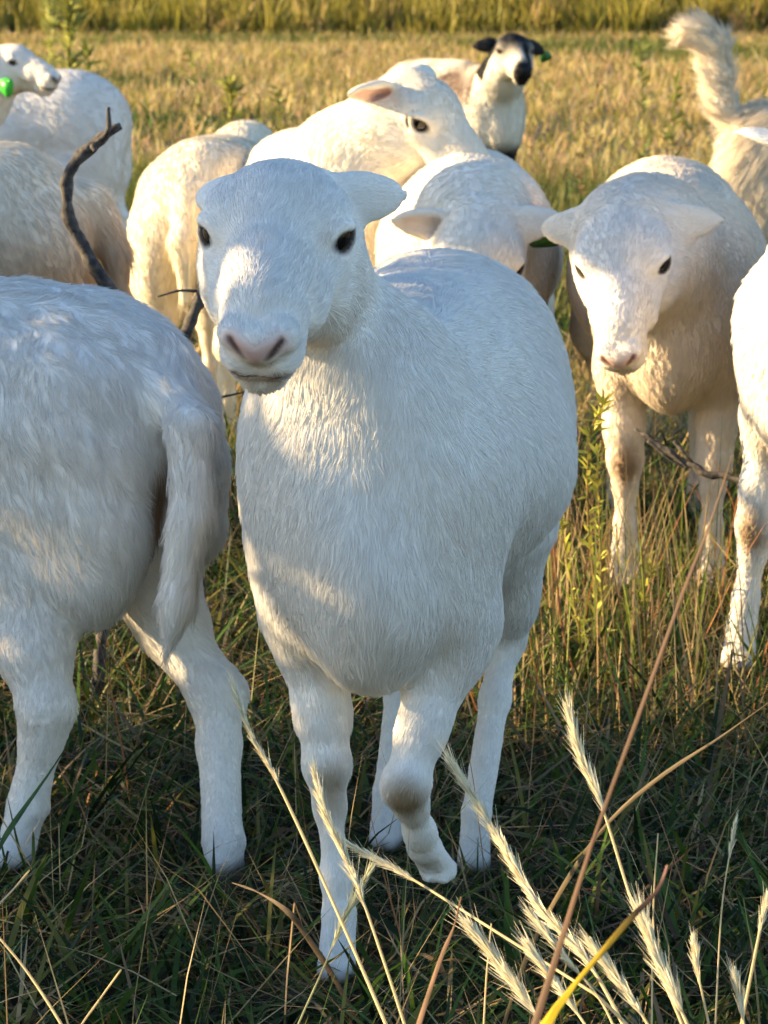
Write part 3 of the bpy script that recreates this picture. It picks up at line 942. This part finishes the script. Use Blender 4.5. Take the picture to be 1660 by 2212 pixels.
# ---- sunlit rump behind the front ewe's face
make_sheep('sheep', (-.395, 7.04), 173, .96, dict(neck=[(0, .20, .585), (0, .32, .66), (0, .42, .66)], head=(0, .50, .62), rot=(0, 55, 0), hair=.014, rump=.03,
           tail=[(0, -.46, .64), (0, -.51, .55), (0, -.51, .40)], width=1.03),
           coat((.86, .77, .60)), 'sunlit cream sheep seen from behind, left of the front ewe\'s face', GROUP, 50000, step=.011, head_step=.01, seed=51, rad=.0009, cell=.014)

# ---- ewe with raised head looking right
loc, yaw = (-.13, 6.40), 10
HL = local_of(place(925, 250, 6.02), loc, yaw)
make_sheep('sheep', loc, yaw, 1.0, dict(neck=[(0, .20, .60), (.03, .28, .70), (HL[0] - .075, HL[1] - .070, HL[2] - .045)], neck_r=[.16, .145, .105], head=HL, rot=(50, 44, 0), hs=1.20, hair=.013, rump=.03,
           ears=[((-1, -.20, -.10), (.55, -.75, .30), .098), ((1, -.5, .15), (0, -.3, 1), .11)]),
           coat((.86, .79, .66)), 'cream ewe with raised head looking right behind the front ewe\'s ear', GROUP, 70000, step=.010, head_step=.004, seed=61, rad=.0008, cell=.014)

# ---- ewe with lowered head right behind the front ewe's back
loc, yaw = (.175, 5.80), 0
HL = local_of(place(1035, 562, 5.30), loc, yaw)
rt = (2, 54, 0)
o = make_sheep('sheep', loc, yaw, 1.0, dict(neck=[(0, .20, .585), (0, .34, .66), (HL[0], HL[1] - .06, HL[2] + .04)], head=HL, rot=rt, hs=1.1, hair=.014, rump=.02,
           ears=[((-1, -.15, .05), (.3, -.8, -.4), .095), ((1, -.12, .0), (0, .6, .8), .105)]),
           coat((.86, .80, .70)), 'white ewe with lowered head and green-tagged ear behind the front ewe\'s back', GROUP, 60000, step=.010, head_step=.004, seed=71, rad=.0009, ear_pink=.3)
ear_tag(o, HL, rot_head(*rt), 1.1, (.118, -.065, -.035), (.1, 1, .3), (0, -.5, 1), (.055, .045), (.05, .16, .03))

def pale_face(V, hp, hair, c):
    m = np.clip(1.5 - np.linalg.norm((hp - [0, .05, -.01]) / [.12, .17, .11], axis=1) * .9, 0, 1)
    pk = blob(hp, (0, .175, -.012), (.030, .022, .030), .4) * .6 * (np.abs(hp) < .25).all(1)
    w = (m * (1 - pk) * (c.min(1) > .3))[:, None]
    return c * (1 - w * .8) + np.array([.85, .82, .79]) * w * .8, hair
# ---- ewe facing the camera at the right, head low
loc, yaw = (.535, 5.36), -4
HL = local_of(place(1347, 558, 4.86), loc, yaw)
make_sheep('sheep', loc, yaw, 1.0, dict(neck=[(0, .20, .585), (HL[0] * .6, .36, .66), (HL[0], HL[1] - .07, HL[2] + .03)], neck_r=[.135, .115, .085], head=HL, rot=(-3, 47, -7), hs=1.08, hair=.013, rump=.03,
           ears=[((-1, -.15, -.12), (0, .6, .8), .092), ((1, -.10, -.12), (0, .6, .8), .104)], legr=.9),
           coat((.82, .71, .58), nose=(.55, .30, .27), knee_pts=[((-.08, .245, .25), (.025, .025, .04), (.33, .23, .14))], extra=pale_face),
           'cream ewe facing the camera with lowered head and outspread ears', GROUP, 80000, step=.009, head_step=.004, seed=81, rad=.0009)

# ---- sheep cut by the right frame edge
loc, yaw = (.785, 4.70), -23
make_sheep('sheep', loc, yaw, 1.0, dict(neck=[(0, .20, .585), (.05, .28, .72), (.11, .33, .78)], head=(.10, .40, .83), rot=(28, 30, 0), hs=1.1, hair=.02,
           fl=[(-.088, .20, .42), (-.105, .225, .255), (-.125, .225, .09), (-.125, .245, .03)],
           ears=[((-1, -.3, .25), (.3, -.2, 1), .125), ((1, -.35, -.1), (0, -.3, 1), .115)]),
           coat((.86, .82, .75), knee_pts=[((-.105, .25, .25), (.025, .025, .04), (.38, .28, .18))]), 'white sheep cut off by the right frame edge, one foreleg showing', GROUP, 70000, step=.009, head_step=.005, seed=91, rad=.0009, cell=.018)

# ---- piebald sheep far behind
loc, yaw = (.31, 11.85), 34
HL = local_of(place(1112, 108, 11.45), loc, yaw)
rt = (-24, 22, 0)
def piebald(V, hp, hair, c):
    m = np.clip(1.6 - np.linalg.norm((hp - [0, -.02, .03]) / [.09, .09, .075], axis=1), 0, 1) * (hp[:, 1] > -.14)
    m = np.maximum(m, blob(hp, (0, .165, -.02), (.045, .05, .06), .2))
    m = np.maximum(m, blob(hp, (.03, .08, .02), (.022, .10, .05), .2))
    m = np.maximum(m, ((np.abs(hp[:, 0]) > .06) & (np.abs(hp[:, 0]) < .3) & (hp[:, 1] < -.02) & (hp[:, 1] > -.18) & (np.abs(hp[:, 2]) < .12)) * 1.0)
    c = c * (1 - m[:, None]) + np.array([.012, .012, .014]) * m[:, None]
    b = np.clip(.55 + noise3(V, 16, 4)[:, 0] * .8, 0, 1) * np.clip((V[:, 2] - .50) / .08, 0, 1) * (V[:, 1] < .26)
    c = c * (1 - b[:, None]) + np.array([.17, .125, .10]) * b[:, None]
    lg = np.clip((.44 - V[:, 2]) / .05, 0, 1) * (V[:, 1] > .1)
    c = c * (1 - lg[:, None]) + np.array([.02, .02, .022]) * lg[:, None]
    return c, hair
o = make_sheep('sheep', loc, yaw, 1.0, dict(neck=[(0, .20, .585), (HL[0] * .7, HL[1] - .10, .70), (HL[0], HL[1] - .05, HL[2] - .06)], neck_r=[.11, .078, .064], head=HL, rot=rt, hs=1.0, hair=.014,
           ears=[((-1, -.1, -.10), (0, .9, .45), .105), ((1, -.1, -.42), (0, .9, .45), .11)]),
           coat((.74, .68, .56), extra=piebald), 'black-and-white faced sheep standing far behind the flock', GROUP, 24000, step=.012, head_step=.005, seed=101, rad=.0014, cell=.025, ear_pink=0)
ear_tag(o, HL, rot_head(*rt), 1.0, (.155, -.105, -.075), (.2, 1, 0), (-.3, 0, 1), (.05, .045), (.03, .14, .03))

# ---- livestock dog with plumed tail
def dog_prims():
    T = [ell((0, .20, .50), (.13, .17, .17), None, .05, (0, -.5, -1), .04),
         ell((0, -.05, .53), (.13, .26, .14), None, .08, (0, -.5, -1), .04),
         ell((0, -.28, .57), (.12, .15, .14), None, .08, (0, -.5, -1), .05),
         cone((0, .25, .58), (0, .42, .76), .11, .085, .05, (0, -.5, -1), .05)]
    for q in (-1, 1):
        T += [ell((q * .07, -.33, .46), (.06, .12, .16), None, .06, (0, -.4, -1), .05)]
        T += chain([np.array(p, float) for p in ((q * .08, .20, .42), (q * .08, .20, .24), (q * .08, .19, .08), (q * .08, .23, .035))], [.055, .036, .030, .036], k=.03, hair=.02)
        T += chain([np.array(p, float) for p in ((q * .08, -.30, .42), (q * .08, -.38, .23), (q * .08, -.34, .07), (q * .08, -.29, .035))], [.075, .036, .028, .036], k=.03, hair=.025)
        T += [ell((q * .085, .44, .83), (.014, .035, .055), None, .02, (0, 0, -1), .02)]
    T += [ell((0, .46, .83), (.085, .10, .08), None, .04, (0, -1, 0), .015),
          cone((0, .50, .81), (0, .63, .785), .052, .034, .03, (0, -1, 0), .008),
          ell((0, .66, .80), (.018, .014, .014), None, .008, (0, -1, 0), .0)]
    T += chain([np.array(p, float) for p in ((0, -.38, .62), (0, -.44, .70), (0, -.455, .80), (0, -.47, .885), (0, -.52, .925), (0, -.565, .905))], [.042, .032, .032, .036, .030, .014], k=.03, hair=.055, flow=(0, -.9, .55))
    return T
def dog_extra(V, hp, hair, c):
    m = blob(V, (0, .665, .80), (.02, .018, .018), .3)
    c = c * (1 - m[:, None]) + np.array([.015, .012, .012]) * m[:, None]
    return c, hair * (1 - m)
make_sheep('dog', (1.50, 9.05), 92, 1.0, dict(head=(0, .47, .83), rot=(0, 10, 0), hs=.9), coat((.86, .75, .58), extra=dog_extra),
           'cream livestock dog at the right edge with its plumed tail held high', None, 42000, step=.012, head_step=.012, seed=111, cat='dog', prims=dog_prims(), rad=.0010, lift=.55, clump=.5, cell=.02)
# ------------------------------------------------------------------ dead wood, stalks and weeds
def ribbons(p, d, L, w, col, seed, segs=2, curve=.0):
    """flat slivers from p along d (unit), slightly bent"""
    r = np.random.default_rng(seed); n = len(p)
    side = norm(np.cross(d, norm(r.normal(size=(n, 3)))))
    nrm = np.cross(side, d)
    V = np.zeros((n, segs + 1, 2, 3)); C = np.zeros((n, segs + 1, 2, 3))
    for i in range(segs + 1):
        t = i / segs
        c = p + d * (L * t)[:, None] + nrm * (curve * L * t * t)[:, None]
        wd = w * (.55 + 1.6 * t - 2.05 * t * t) + .00015
        V[:, i, 0] = c - side * wd[:, None] * .5; V[:, i, 1] = c + side * wd[:, None] * .5
        C[:, i] = col[:, None, :]
    base = (np.arange(n) * (segs + 1) * 2)[:, None]
    Q = np.concatenate([base + np.array([[2 * i, 2 * i + 1, 2 * i + 3, 2 * i + 2]]) for i in range(segs)])
    return V.reshape(-1, 3), Q, C.reshape(-1, 3)

def px_path(px, ys):
    return np.array([unproject(u, v, y) for (u, v), y in zip(px, ys)])

def to_ground(path):
    """carry a path's last leg on, bending down, until it enters the ground"""
    p = [np.array(q) for q in path]
    d = norm(p[-1] - p[-2])
    while p[-1][2] > -.02:
        d = norm(d + np.array([0, 0, -.25])); p.append(p[-1] + d * .06)
        if len(p) > 60: break
    return np.array(p)

def col_mesh(o, V, Q, C, name, mat, parent):
    me = mesh_from(name, V - o, Q, True)
    attr(me, 'fur_col', 'FLOAT_COLOR', 'POINT', np.concatenate([C, np.ones((len(C), 1))], 1), 'color')
    me.materials.append(mat)
    return link(name, me, parent)

M_STRAW = mat_blade('straw', .42, .55, .25)

def stalk(label, px, ys, r=.0016, head=.35, dens=260, fluff=.010, col=(.74, .62, .36), hcol=(.90, .84, .62), seed=1, group='seed stalks in the foreground'):
    rg = np.random.default_rng(seed)
    path = to_ground(px_path(px, ys))
    sp = smooth_path(path, 40)
    root = link('grass_stalk', None); b = sp[-1] * [1, 1, 0]; root.location = b
    tag(root, label, 'grass stalk', group)
    rad = np.linspace(r * .55, r * 1.1, len(sp))
    V, Q = tube(sp, rad, 6)
    C = np.array(col) * rg.uniform(.8, 1.1, (len(V), 1))
    col_mesh(b, V, Q, C, 'stem', M_STRAW, root)
    if head:
        seg = np.linalg.norm(np.diff(px_path(px, ys), axis=0), axis=1).sum()
        cum = np.concatenate([[0], np.cumsum(np.linalg.norm(np.diff(sp, axis=0), axis=1))])
        hl = seg * head
        n = int(dens * 1.3 * hl / .1)
        t = rg.random(n) * hl
        p = np.stack([np.interp(t, cum, sp[:, i]) for i in range(3)], 1)
        up = np.stack([np.interp(np.maximum(t - .01, 0), cum, sp[:, i]) - np.interp(t + .01, cum, sp[:, i]) for i in range(3)], 1)
        d = norm(norm(up) + rg.normal(size=(n, 3)) * .11)
        prof = np.sin(np.clip(t / hl, 0, 1) * math.pi) ** .5
        c = np.array(hcol) * rg.uniform(.65, 1.1, (n, 1))
        rb = ribbons(p, d, fluff * 1.5 * rg.uniform(.7, 1.5, n) * (.5 + .6 * prof), fluff * .20 * rg.uniform(.6, 1.3, n), c, seed + 1)
        na = n // 3
        aw = ribbons(p[:na], norm(d[:na] + rg.normal(size=(na, 3)) * .12), fluff * 2.4 * rg.uniform(.6, 1.3, na), np.full(na, .0005), c[:na], seed + 2)
        V = np.concatenate([rb[0], aw[0]]); Q = np.concatenate([rb[1], aw[1] + len(rb[0])]); C = np.concatenate([rb[2], aw[2]])
        col_mesh(b, V, Q, C, 'seed_head', M_STRAW, root)
    return root

stalk('long pale seed stalk leaning past the front ewe\'s planted foreleg', [(505, 1488), (545, 1590), (600, 1690), (700, 1905), (835, 2215)], [2.72, 2.70, 2.68, 2.62, 2.52], .0021, .30, 240, .009, seed=2)
stalk('fluffy seed stalk crossing the front ewe\'s planted foreleg', [(682, 1672), (705, 1760), (750, 1860), (795, 1975), (875, 2215)], [2.70, 2.68, 2.66, 2.62, 2.55], .0018, .55, 330, .011, seed=3)
stalk('seed stalk running from the lifted hoof down to the right', [(745, 1820), (800, 1850), (885, 1895), (1060, 2005), (1250, 2125), (1300, 2160)], [2.75, 2.73, 2.7, 2.6, 2.5, 2.48], .0020, .26, 420, .010, seed=4)
stalk('thick plumed seed stalk below the front ewe\'s hind hoof', [(978, 1652), (1030, 1735), (1090, 1835), (1170, 1965), (1265, 2070), (1340, 2200)], [2.72, 2.7, 2.66, 2.6, 2.55, 2.5], .0022, .85, 420, .013, seed=5)
stalk('upright bright seed stalk beside the tall brown blade', [(1232, 1545), (1258, 1640), (1302, 1745), (1380, 1990), (1475, 2215)], [2.62, 2.6, 2.58, 2.52, 2.45], .0019, .33, 420, .012, seed=6)
stalk('short plumed stalk at the bottom, between two crossing stems', [(1022, 2012), (1085, 2090), (1180, 2225)], [2.5, 2.48, 2.44], .0022, .9, 520, .014, seed=7)
stalk('pale greenish seed stalk crossing under the planted hoof', [(798, 1885), (745, 1985), (700, 2090), (640, 2225)], [2.68, 2.66, 2.64, 2.6], .0013, .5, 260, .011, (.45, .46, .24), (.66, .66, .46), seed=8)
stalk('broad plumed stalk under the yellow blade', [(1388, 1985), (1430, 2090), (1490, 2225)], [2.42, 2.4, 2.36], .0022, .9, 480, .014, seed=9)
stalk('thin gold stem slanting in at the lower left corner', [(-10, 2015), (60, 2100), (140, 2225)], [2.6, 2.58, 2.54], .0020, 0, seed=10)
stalk('tall straw stalk at the lower right corner', [(1656, 1945), (1632, 2060), (1600, 2225)], [2.45, 2.43, 2.4], .0022, .3, 300, .008, seed=11)
stalk('short plumed stalk beside the lower right corner', [(1590, 2120), (1610, 2225)], [2.4, 2.38], .0018, .9, 420, .010, seed=13)
stalk('small bright stem standing below the front ewe\'s planted hoof', [(1062, 1995), (1052, 2100), (1045, 2225)], [2.55, 2.54, 2.52], .0013, 0, seed=14)
stalk('straw stem poking up at the bottom left', [(262, 2095), (215, 2160), (170, 2225)], [2.6, 2.6, 2.58], .0016, 0, seed=15)
stalk('thin leaning straw stem near the lower left hoof', [(64, 1880), (30, 1920), (-20, 1975)], [2.9, 2.88, 2.84], .0017, 0, seed=16)
stalk('plumed stalk slanting beside the thick plumed one', [(1155, 1985), (1215, 2060), (1290, 2150), (1330, 2225)], [2.52, 2.5, 2.47, 2.44], .0016, .5, 330, .011, seed=17)

stalk('plumed stalk leaning right, lowest of the cluster under the yellow blade', [(1285, 2050), (1345, 2130), (1410, 2230)], [2.38, 2.36, 2.33], .0019, .85, 420, .012, seed=18)
stalk('stiff straw stem with a narrow head right of the yellow blade', [(1500, 2040), (1512, 2120), (1535, 2230)], [2.46, 2.44, 2.42], .0016, .5, 340, .009, seed=19)
stalk('feathery stalk just left of the yellow blade', [(1150, 2055), (1205, 2130), (1275, 2230)], [2.44, 2.42, 2.38], .0018, .8, 420, .012, seed=20)
stalk('slender upright straw stem between the two right-hand seed stalks', [(1422, 1800), (1412, 1960), (1408, 2230)], [2.7, 2.68, 2.64], .0013, 0, seed=21)
stalk('slender bent straw stem near the right edge', [(1588, 1780), (1560, 1960), (1545, 2230)], [2.75, 2.72, 2.66], .0013, .2, 200, .007, seed=22)

def long_blade(label, px, ys, w, cols, seed, cat='grass strand'):
    """a single long leaf blade: a folded ribbon with a midrib"""
    rg = np.random.default_rng(seed)
    path = to_ground(px_path(px, ys)); sp = smooth_path(path, 36)
    tg = norm(np.gradient(sp, axis=0))
    side = norm(np.cross(tg, np.array([-.62, -.72, .30])))
    nr = np.cross(side, tg)
    n = len(sp)
    ww = w * np.clip(np.linspace(.12, 2.4, n), 0, 1) * (1 + .22 * np.interp(np.arange(n), np.arange(0, n + 3, 3), rg.normal(size=len(np.arange(0, n + 3, 3)))))
    sp = sp + noise3(sp, 22, seed) * w * .22
    V = np.stack([sp - side * ww[:, None] * .5, sp + nr * ww[:, None] * .18, sp + side * ww[:, None] * .5,
                  sp - side * ww[:, None] * .5 + nr * .0006, sp + nr * (ww[:, None] * .18 + .0008), sp + side * ww[:, None] * .5 + nr * .0006], 1).reshape(-1, 3)
    Q = []
    for i in range(n - 1):
        a, b = i * 6, (i + 1) * 6
        Q += [[a, a + 1, b + 1, b], [a + 1, a + 2, b + 2, b + 1], [a + 4, a + 3, b + 3, b + 4], [a + 5, a + 4, b + 4, b + 5]]
    t = np.linspace(0, 1, n); ks = np.linspace(0, 1, len(cols))
    C = np.stack([np.interp(t, ks, [c[i] for c in cols]) for i in range(3)], 1)
    C = np.repeat(C, 6, 0) * rg.uniform(.6, 1.25, (n * 6, 1))
    b0 = sp[-1] * [1, 1, 0]
    me = mesh_from('grass_strand', V - b0, np.array(Q), True)
    attr(me, 'fur_col', 'FLOAT_COLOR', 'POINT', np.concatenate([C, np.ones((len(C), 1))], 1), 'color')
    me.materials.append(M_STRAW)
    o = link('grass_strand', me); o.location = b0
    tag(o, label, cat)
    return o

BR = (.23, .13, .07)
long_blade('tall brown dried blade slanting across the right side', [(1582, 985), (1530, 1140), (1465, 1300), (1345, 1640), (1240, 1940), (1150, 2220)], [1.95, 1.93, 1.9, 1.86, 1.82, 1.78], .0056, [(.24, .17, .11), (.17, .10, .06), (.15, .09, .05), (.20, .12, .06), (.24, .15, .08)], 1)
long_blade('bright yellow blade with a dark withered tip', [(1446, 1872), (1425, 1925), (1372, 1980), (1300, 2070), (1180, 2225)], [1.9, 1.89, 1.88, 1.86, 1.83], .011, [(.42, .24, .20), (.10, .06, .05), (.04, .03, .02), (.50, .37, .03)] + [(.70, .52, .03)] * 10, 2)
long_blade('curled brown blade at the bottom below the ewe', [(1000, 1942), (985, 2010), (955, 2085), (905, 2225)], [2.3, 2.29, 2.28, 2.25], .007, [BR, (.30, .19, .12), (.34, .22, .13)], 3)
long_blade('faint brown blade slanting down from the right edge', [(1680, 1505), (1560, 1590), (1440, 1670), (1335, 1760)], [2.6, 2.62, 2.64, 2.66], .0055, [(.16, .12, .07), (.20, .15, .08), (.14, .11, .06)], 4)
long_blade('green blade in front of the left ewe\'s near hind foot', [(150, 1600), (105, 1670), (55, 1745), (10, 1815)], [3.15, 3.13, 3.11, 3.1], .007, [(.05, .12, .04)] * 2, 5)
long_blade('bronze curved blade lying left of the planted hoof', [(505, 1905), (560, 1925), (620, 1965), (660, 2010)], [2.95, 2.93, 2.9, 2.9], .006, [(.22, .16, .10), (.12, .09, .06)], 6)

def branch(label, px, ys, rads, twigs, seed, group='dead branches among the sheep'):
    rg = np.random.default_rng(seed)
    path = px_path(px, ys)
    if path[-1][2] > 0: path = to_ground(path); rads = list(rads) + [rads[-1]] * (len(path) - len(rads))
    n = 70
    sp = smooth_path(path, n)
    rr = np.interp(np.linspace(0, 1, n), np.linspace(0, 1, len(rads)), rads)
    sp = sp + noise3(sp, 45, seed) * rr[:, None] * .28
    b = sp[-1] * [1, 1, 0]
    root = link('dead_branch', None); root.location = b
    tag(root, label, 'branch', group)
    V, Q = tube(sp, rr * rg.uniform(.80, 1.15, n), 12)
    V = V + noise3(V, 160, seed + 9) * rr.mean() * .13
    me = mesh_from('limb', V - b, Q); me.materials.append(M_DEADWOOD); link('limb', me, root)
    for (tp, ty, tr) in twigs:
        q = smooth_path(px_path(tp, ty), 16); q = q + noise3(q, 70, seed + 3) * tr * .5
        V, Q = tube(q, np.linspace(tr, tr * .45, 16), 7)
        me = mesh_from('twig', V - b, Q); me.materials.append(M_DEADWOOD); link('twig', me, root)

branch('curved dead branch rising in front of the tan sheep\'s flank', [(262, 272), (200, 312), (152, 375), (148, 455), (172, 520), (222, 600), (290, 720)], [4.62] * 7, [.006, .0112, .0098, .0110, .0108, .0125, .014],
       [([(196, 312), (225, 295), (233, 262), (235, 232)], [4.62, 4.61, 4.6, 4.6], .0065), ([(203, 318), (206, 331)], [4.6, 4.59], .006)], 1)
branch('dark dead branch end poking out beside the front ewe\'s muzzle', [(452, 600), (425, 665), (395, 725), (330, 880), (270, 1080)], [4.45, 4.45, 4.45, 4.4, 4.35], [.012, .010, .011, .010, .010],
       [([(430, 628), (385, 628), (338, 642)], [4.45, 4.44, 4.43], .0028), ([(450, 868), (480, 858), (525, 850)], [4.42, 4.40, 4.38], .003)], 2)
branch('thin dark dead branch lying before the right ewe\'s legs', [(1372, 925), (1430, 965), (1480, 1000), (1530, 1025), (1592, 1036), (1700, 1100)], [4.75, 4.72, 4.7, 4.68, 4.66, 4.6], [.004, .006, .007, .0065, .006, .006],
       [([(1455, 958), (1480, 982), (1500, 1005)], [4.70, 4.69, 4.69], .0045), ([(1400, 950), (1440, 985), (1490, 1015)], [4.71, 4.70, 4.69], .0035)], 3)

def weed(label, px, y, r, lsize, ldens, lcol, scol, seed, group=None, name='weed', spread=.8):
    """an upright leafy weed: one bent stem with small leaves all the way up"""
    rg = np.random.default_rng(seed)
    ys = [y] * len(px) if np.isscalar(y) else y
    sp = smooth_path(to_ground(px_path(px, ys)), 30)
    b = sp[-1] * [1, 1, 0]
    root = link(name, None); root.location = b
    tag(root, label, 'weed', group)
    V, Q = tube(sp, np.linspace(r * .4, r, 30), 6)
    col_mesh(b, V, Q, np.array(scol) * rg.uniform(.8, 1.1, (len(V), 1)), 'stem', M_STRAW, root)
    L = np.linalg.norm(np.diff(sp, axis=0), axis=1).sum()
    n = int(ldens * L)
    t = rg.random(n) ** 1.25 * 29 * .8
    i = t.astype(int); f = (t - i)[:, None]
    p = sp[i] * (1 - f) + sp[np.minimum(i + 1, 29)] * f
    d = norm(rg.normal(size=(n, 3)) * [1, 1, .5] * spread + [0, 0, .75])
    lc = np.array(lcol) * rg.uniform(.6, 1.3, (n, 1))
    rb = ribbons(p, d, lsize * rg.uniform(.5, 1.3, n), lsize * .30 * rg.uniform(.6, 1.2, n), lc, seed + 1, 2, .3)
    col_mesh(b, *rb, 'leaves', M_LEAF, root)
    return root

YG = (.40, .40, .07)
G1 = 'thin weeds between the front ewe and the right ewe'
weed('tallest thin yellow-green weed between the front and right ewes', [(1304, 868), (1275, 945), (1270, 1100), (1282, 1240), (1292, 1380), (1290, 1480)], 4.55, .0032, .026, 170, YG, (.30, .22, .08), 1, G1)
weed('short straight weed beside the tallest thin weed', [(1290, 974), (1294, 1100), (1300, 1250), (1310, 1450)], 4.5, .0026, .022, 140, YG, (.32, .25, .10), 2, G1)
weed('weed with dense small leaves against the front ewe\'s belly edge', [(1208, 1096), (1220, 1175), (1243, 1310), (1262, 1430)], 4.45, .0028, .024, 230, YG, (.34, .26, .10), 3, G1)
weed('bare reddish weed stem nearest the front ewe\'s belly', [(1240, 1000), (1198, 1110), (1205, 1275), (1220, 1380), (1250, 1480)], 4.4, .0028, .014, 30, (.25, .17, .06), (.34, .17, .09), 4, G1)
weed('small leafy weed in front of the right ewe\'s hoof', [(1410, 1222), (1390, 1290), (1356, 1395), (1345, 1480)], 4.6, .0026, .028, 230, YG, (.30, .26, .09), 5, G1)
G2 = 'tall weeds in the sunlit field'
FW = (.22, .24, .05)
weed('tallest leafy weed at the back left of the field', [(150, -20), (152, 60), (150, 150), (150, 260)], 15.0, .007, .095, 420, (.36, .36, .09), (.16, .14, .05), 6, G2)
weed('weed reaching out of the top edge at the back left', [(108, -60), (106, 0), (110, 90), (112, 240)], 19.0, .006, .10, 260, (.40, .40, .10), (.16, .14, .05), 7, G2)
weed('small green weed right of the tallest leafy weed', [(190, 110), (192, 180), (195, 300)], 14.0, .005, .07, 260, FW, (.16, .14, .05), 8, G2)
weed('slender weed halfway between the left sheep and the raised head', [(412, 110), (420, 170), (440, 260), (450, 330)], 13.0, .004, .05, 110, FW, (.18, .15, .06), 9, G2)
weed('bushy green weed above the sunlit rump', [(500, 175), (500, 240), (498, 330)], 12.0, .004, .065, 300, (.30, .30, .06), (.18, .16, .05), 10, G2)
weed('darker green weed left of the raised head', [(600, 190), (605, 260), (608, 330)], 12.4, .004, .055, 150, FW, (.18, .15, .05), 11, G2)
weed('leafy weed in the open field right of the black-and-white face', [(1385, 110), (1388, 200), (1392, 330)], 12.5, .004, .055, 170, FW, (.18, .15, .05), 12, G2)
weed('leaning reddish weed in the field between dog and black-faced sheep', [(1330, 75), (1300, 160), (1275, 250), (1262, 330)], 12.8, .004, .04, 80, (.24, .16, .07), (.26, .16, .08), 13, G2)
weed('green weed close to the raised plumed tail', [(1460, 190), (1455, 270), (1452, 380)], 10.5, .004, .055, 180, FW, (.18, .16, .05), 14, G2)
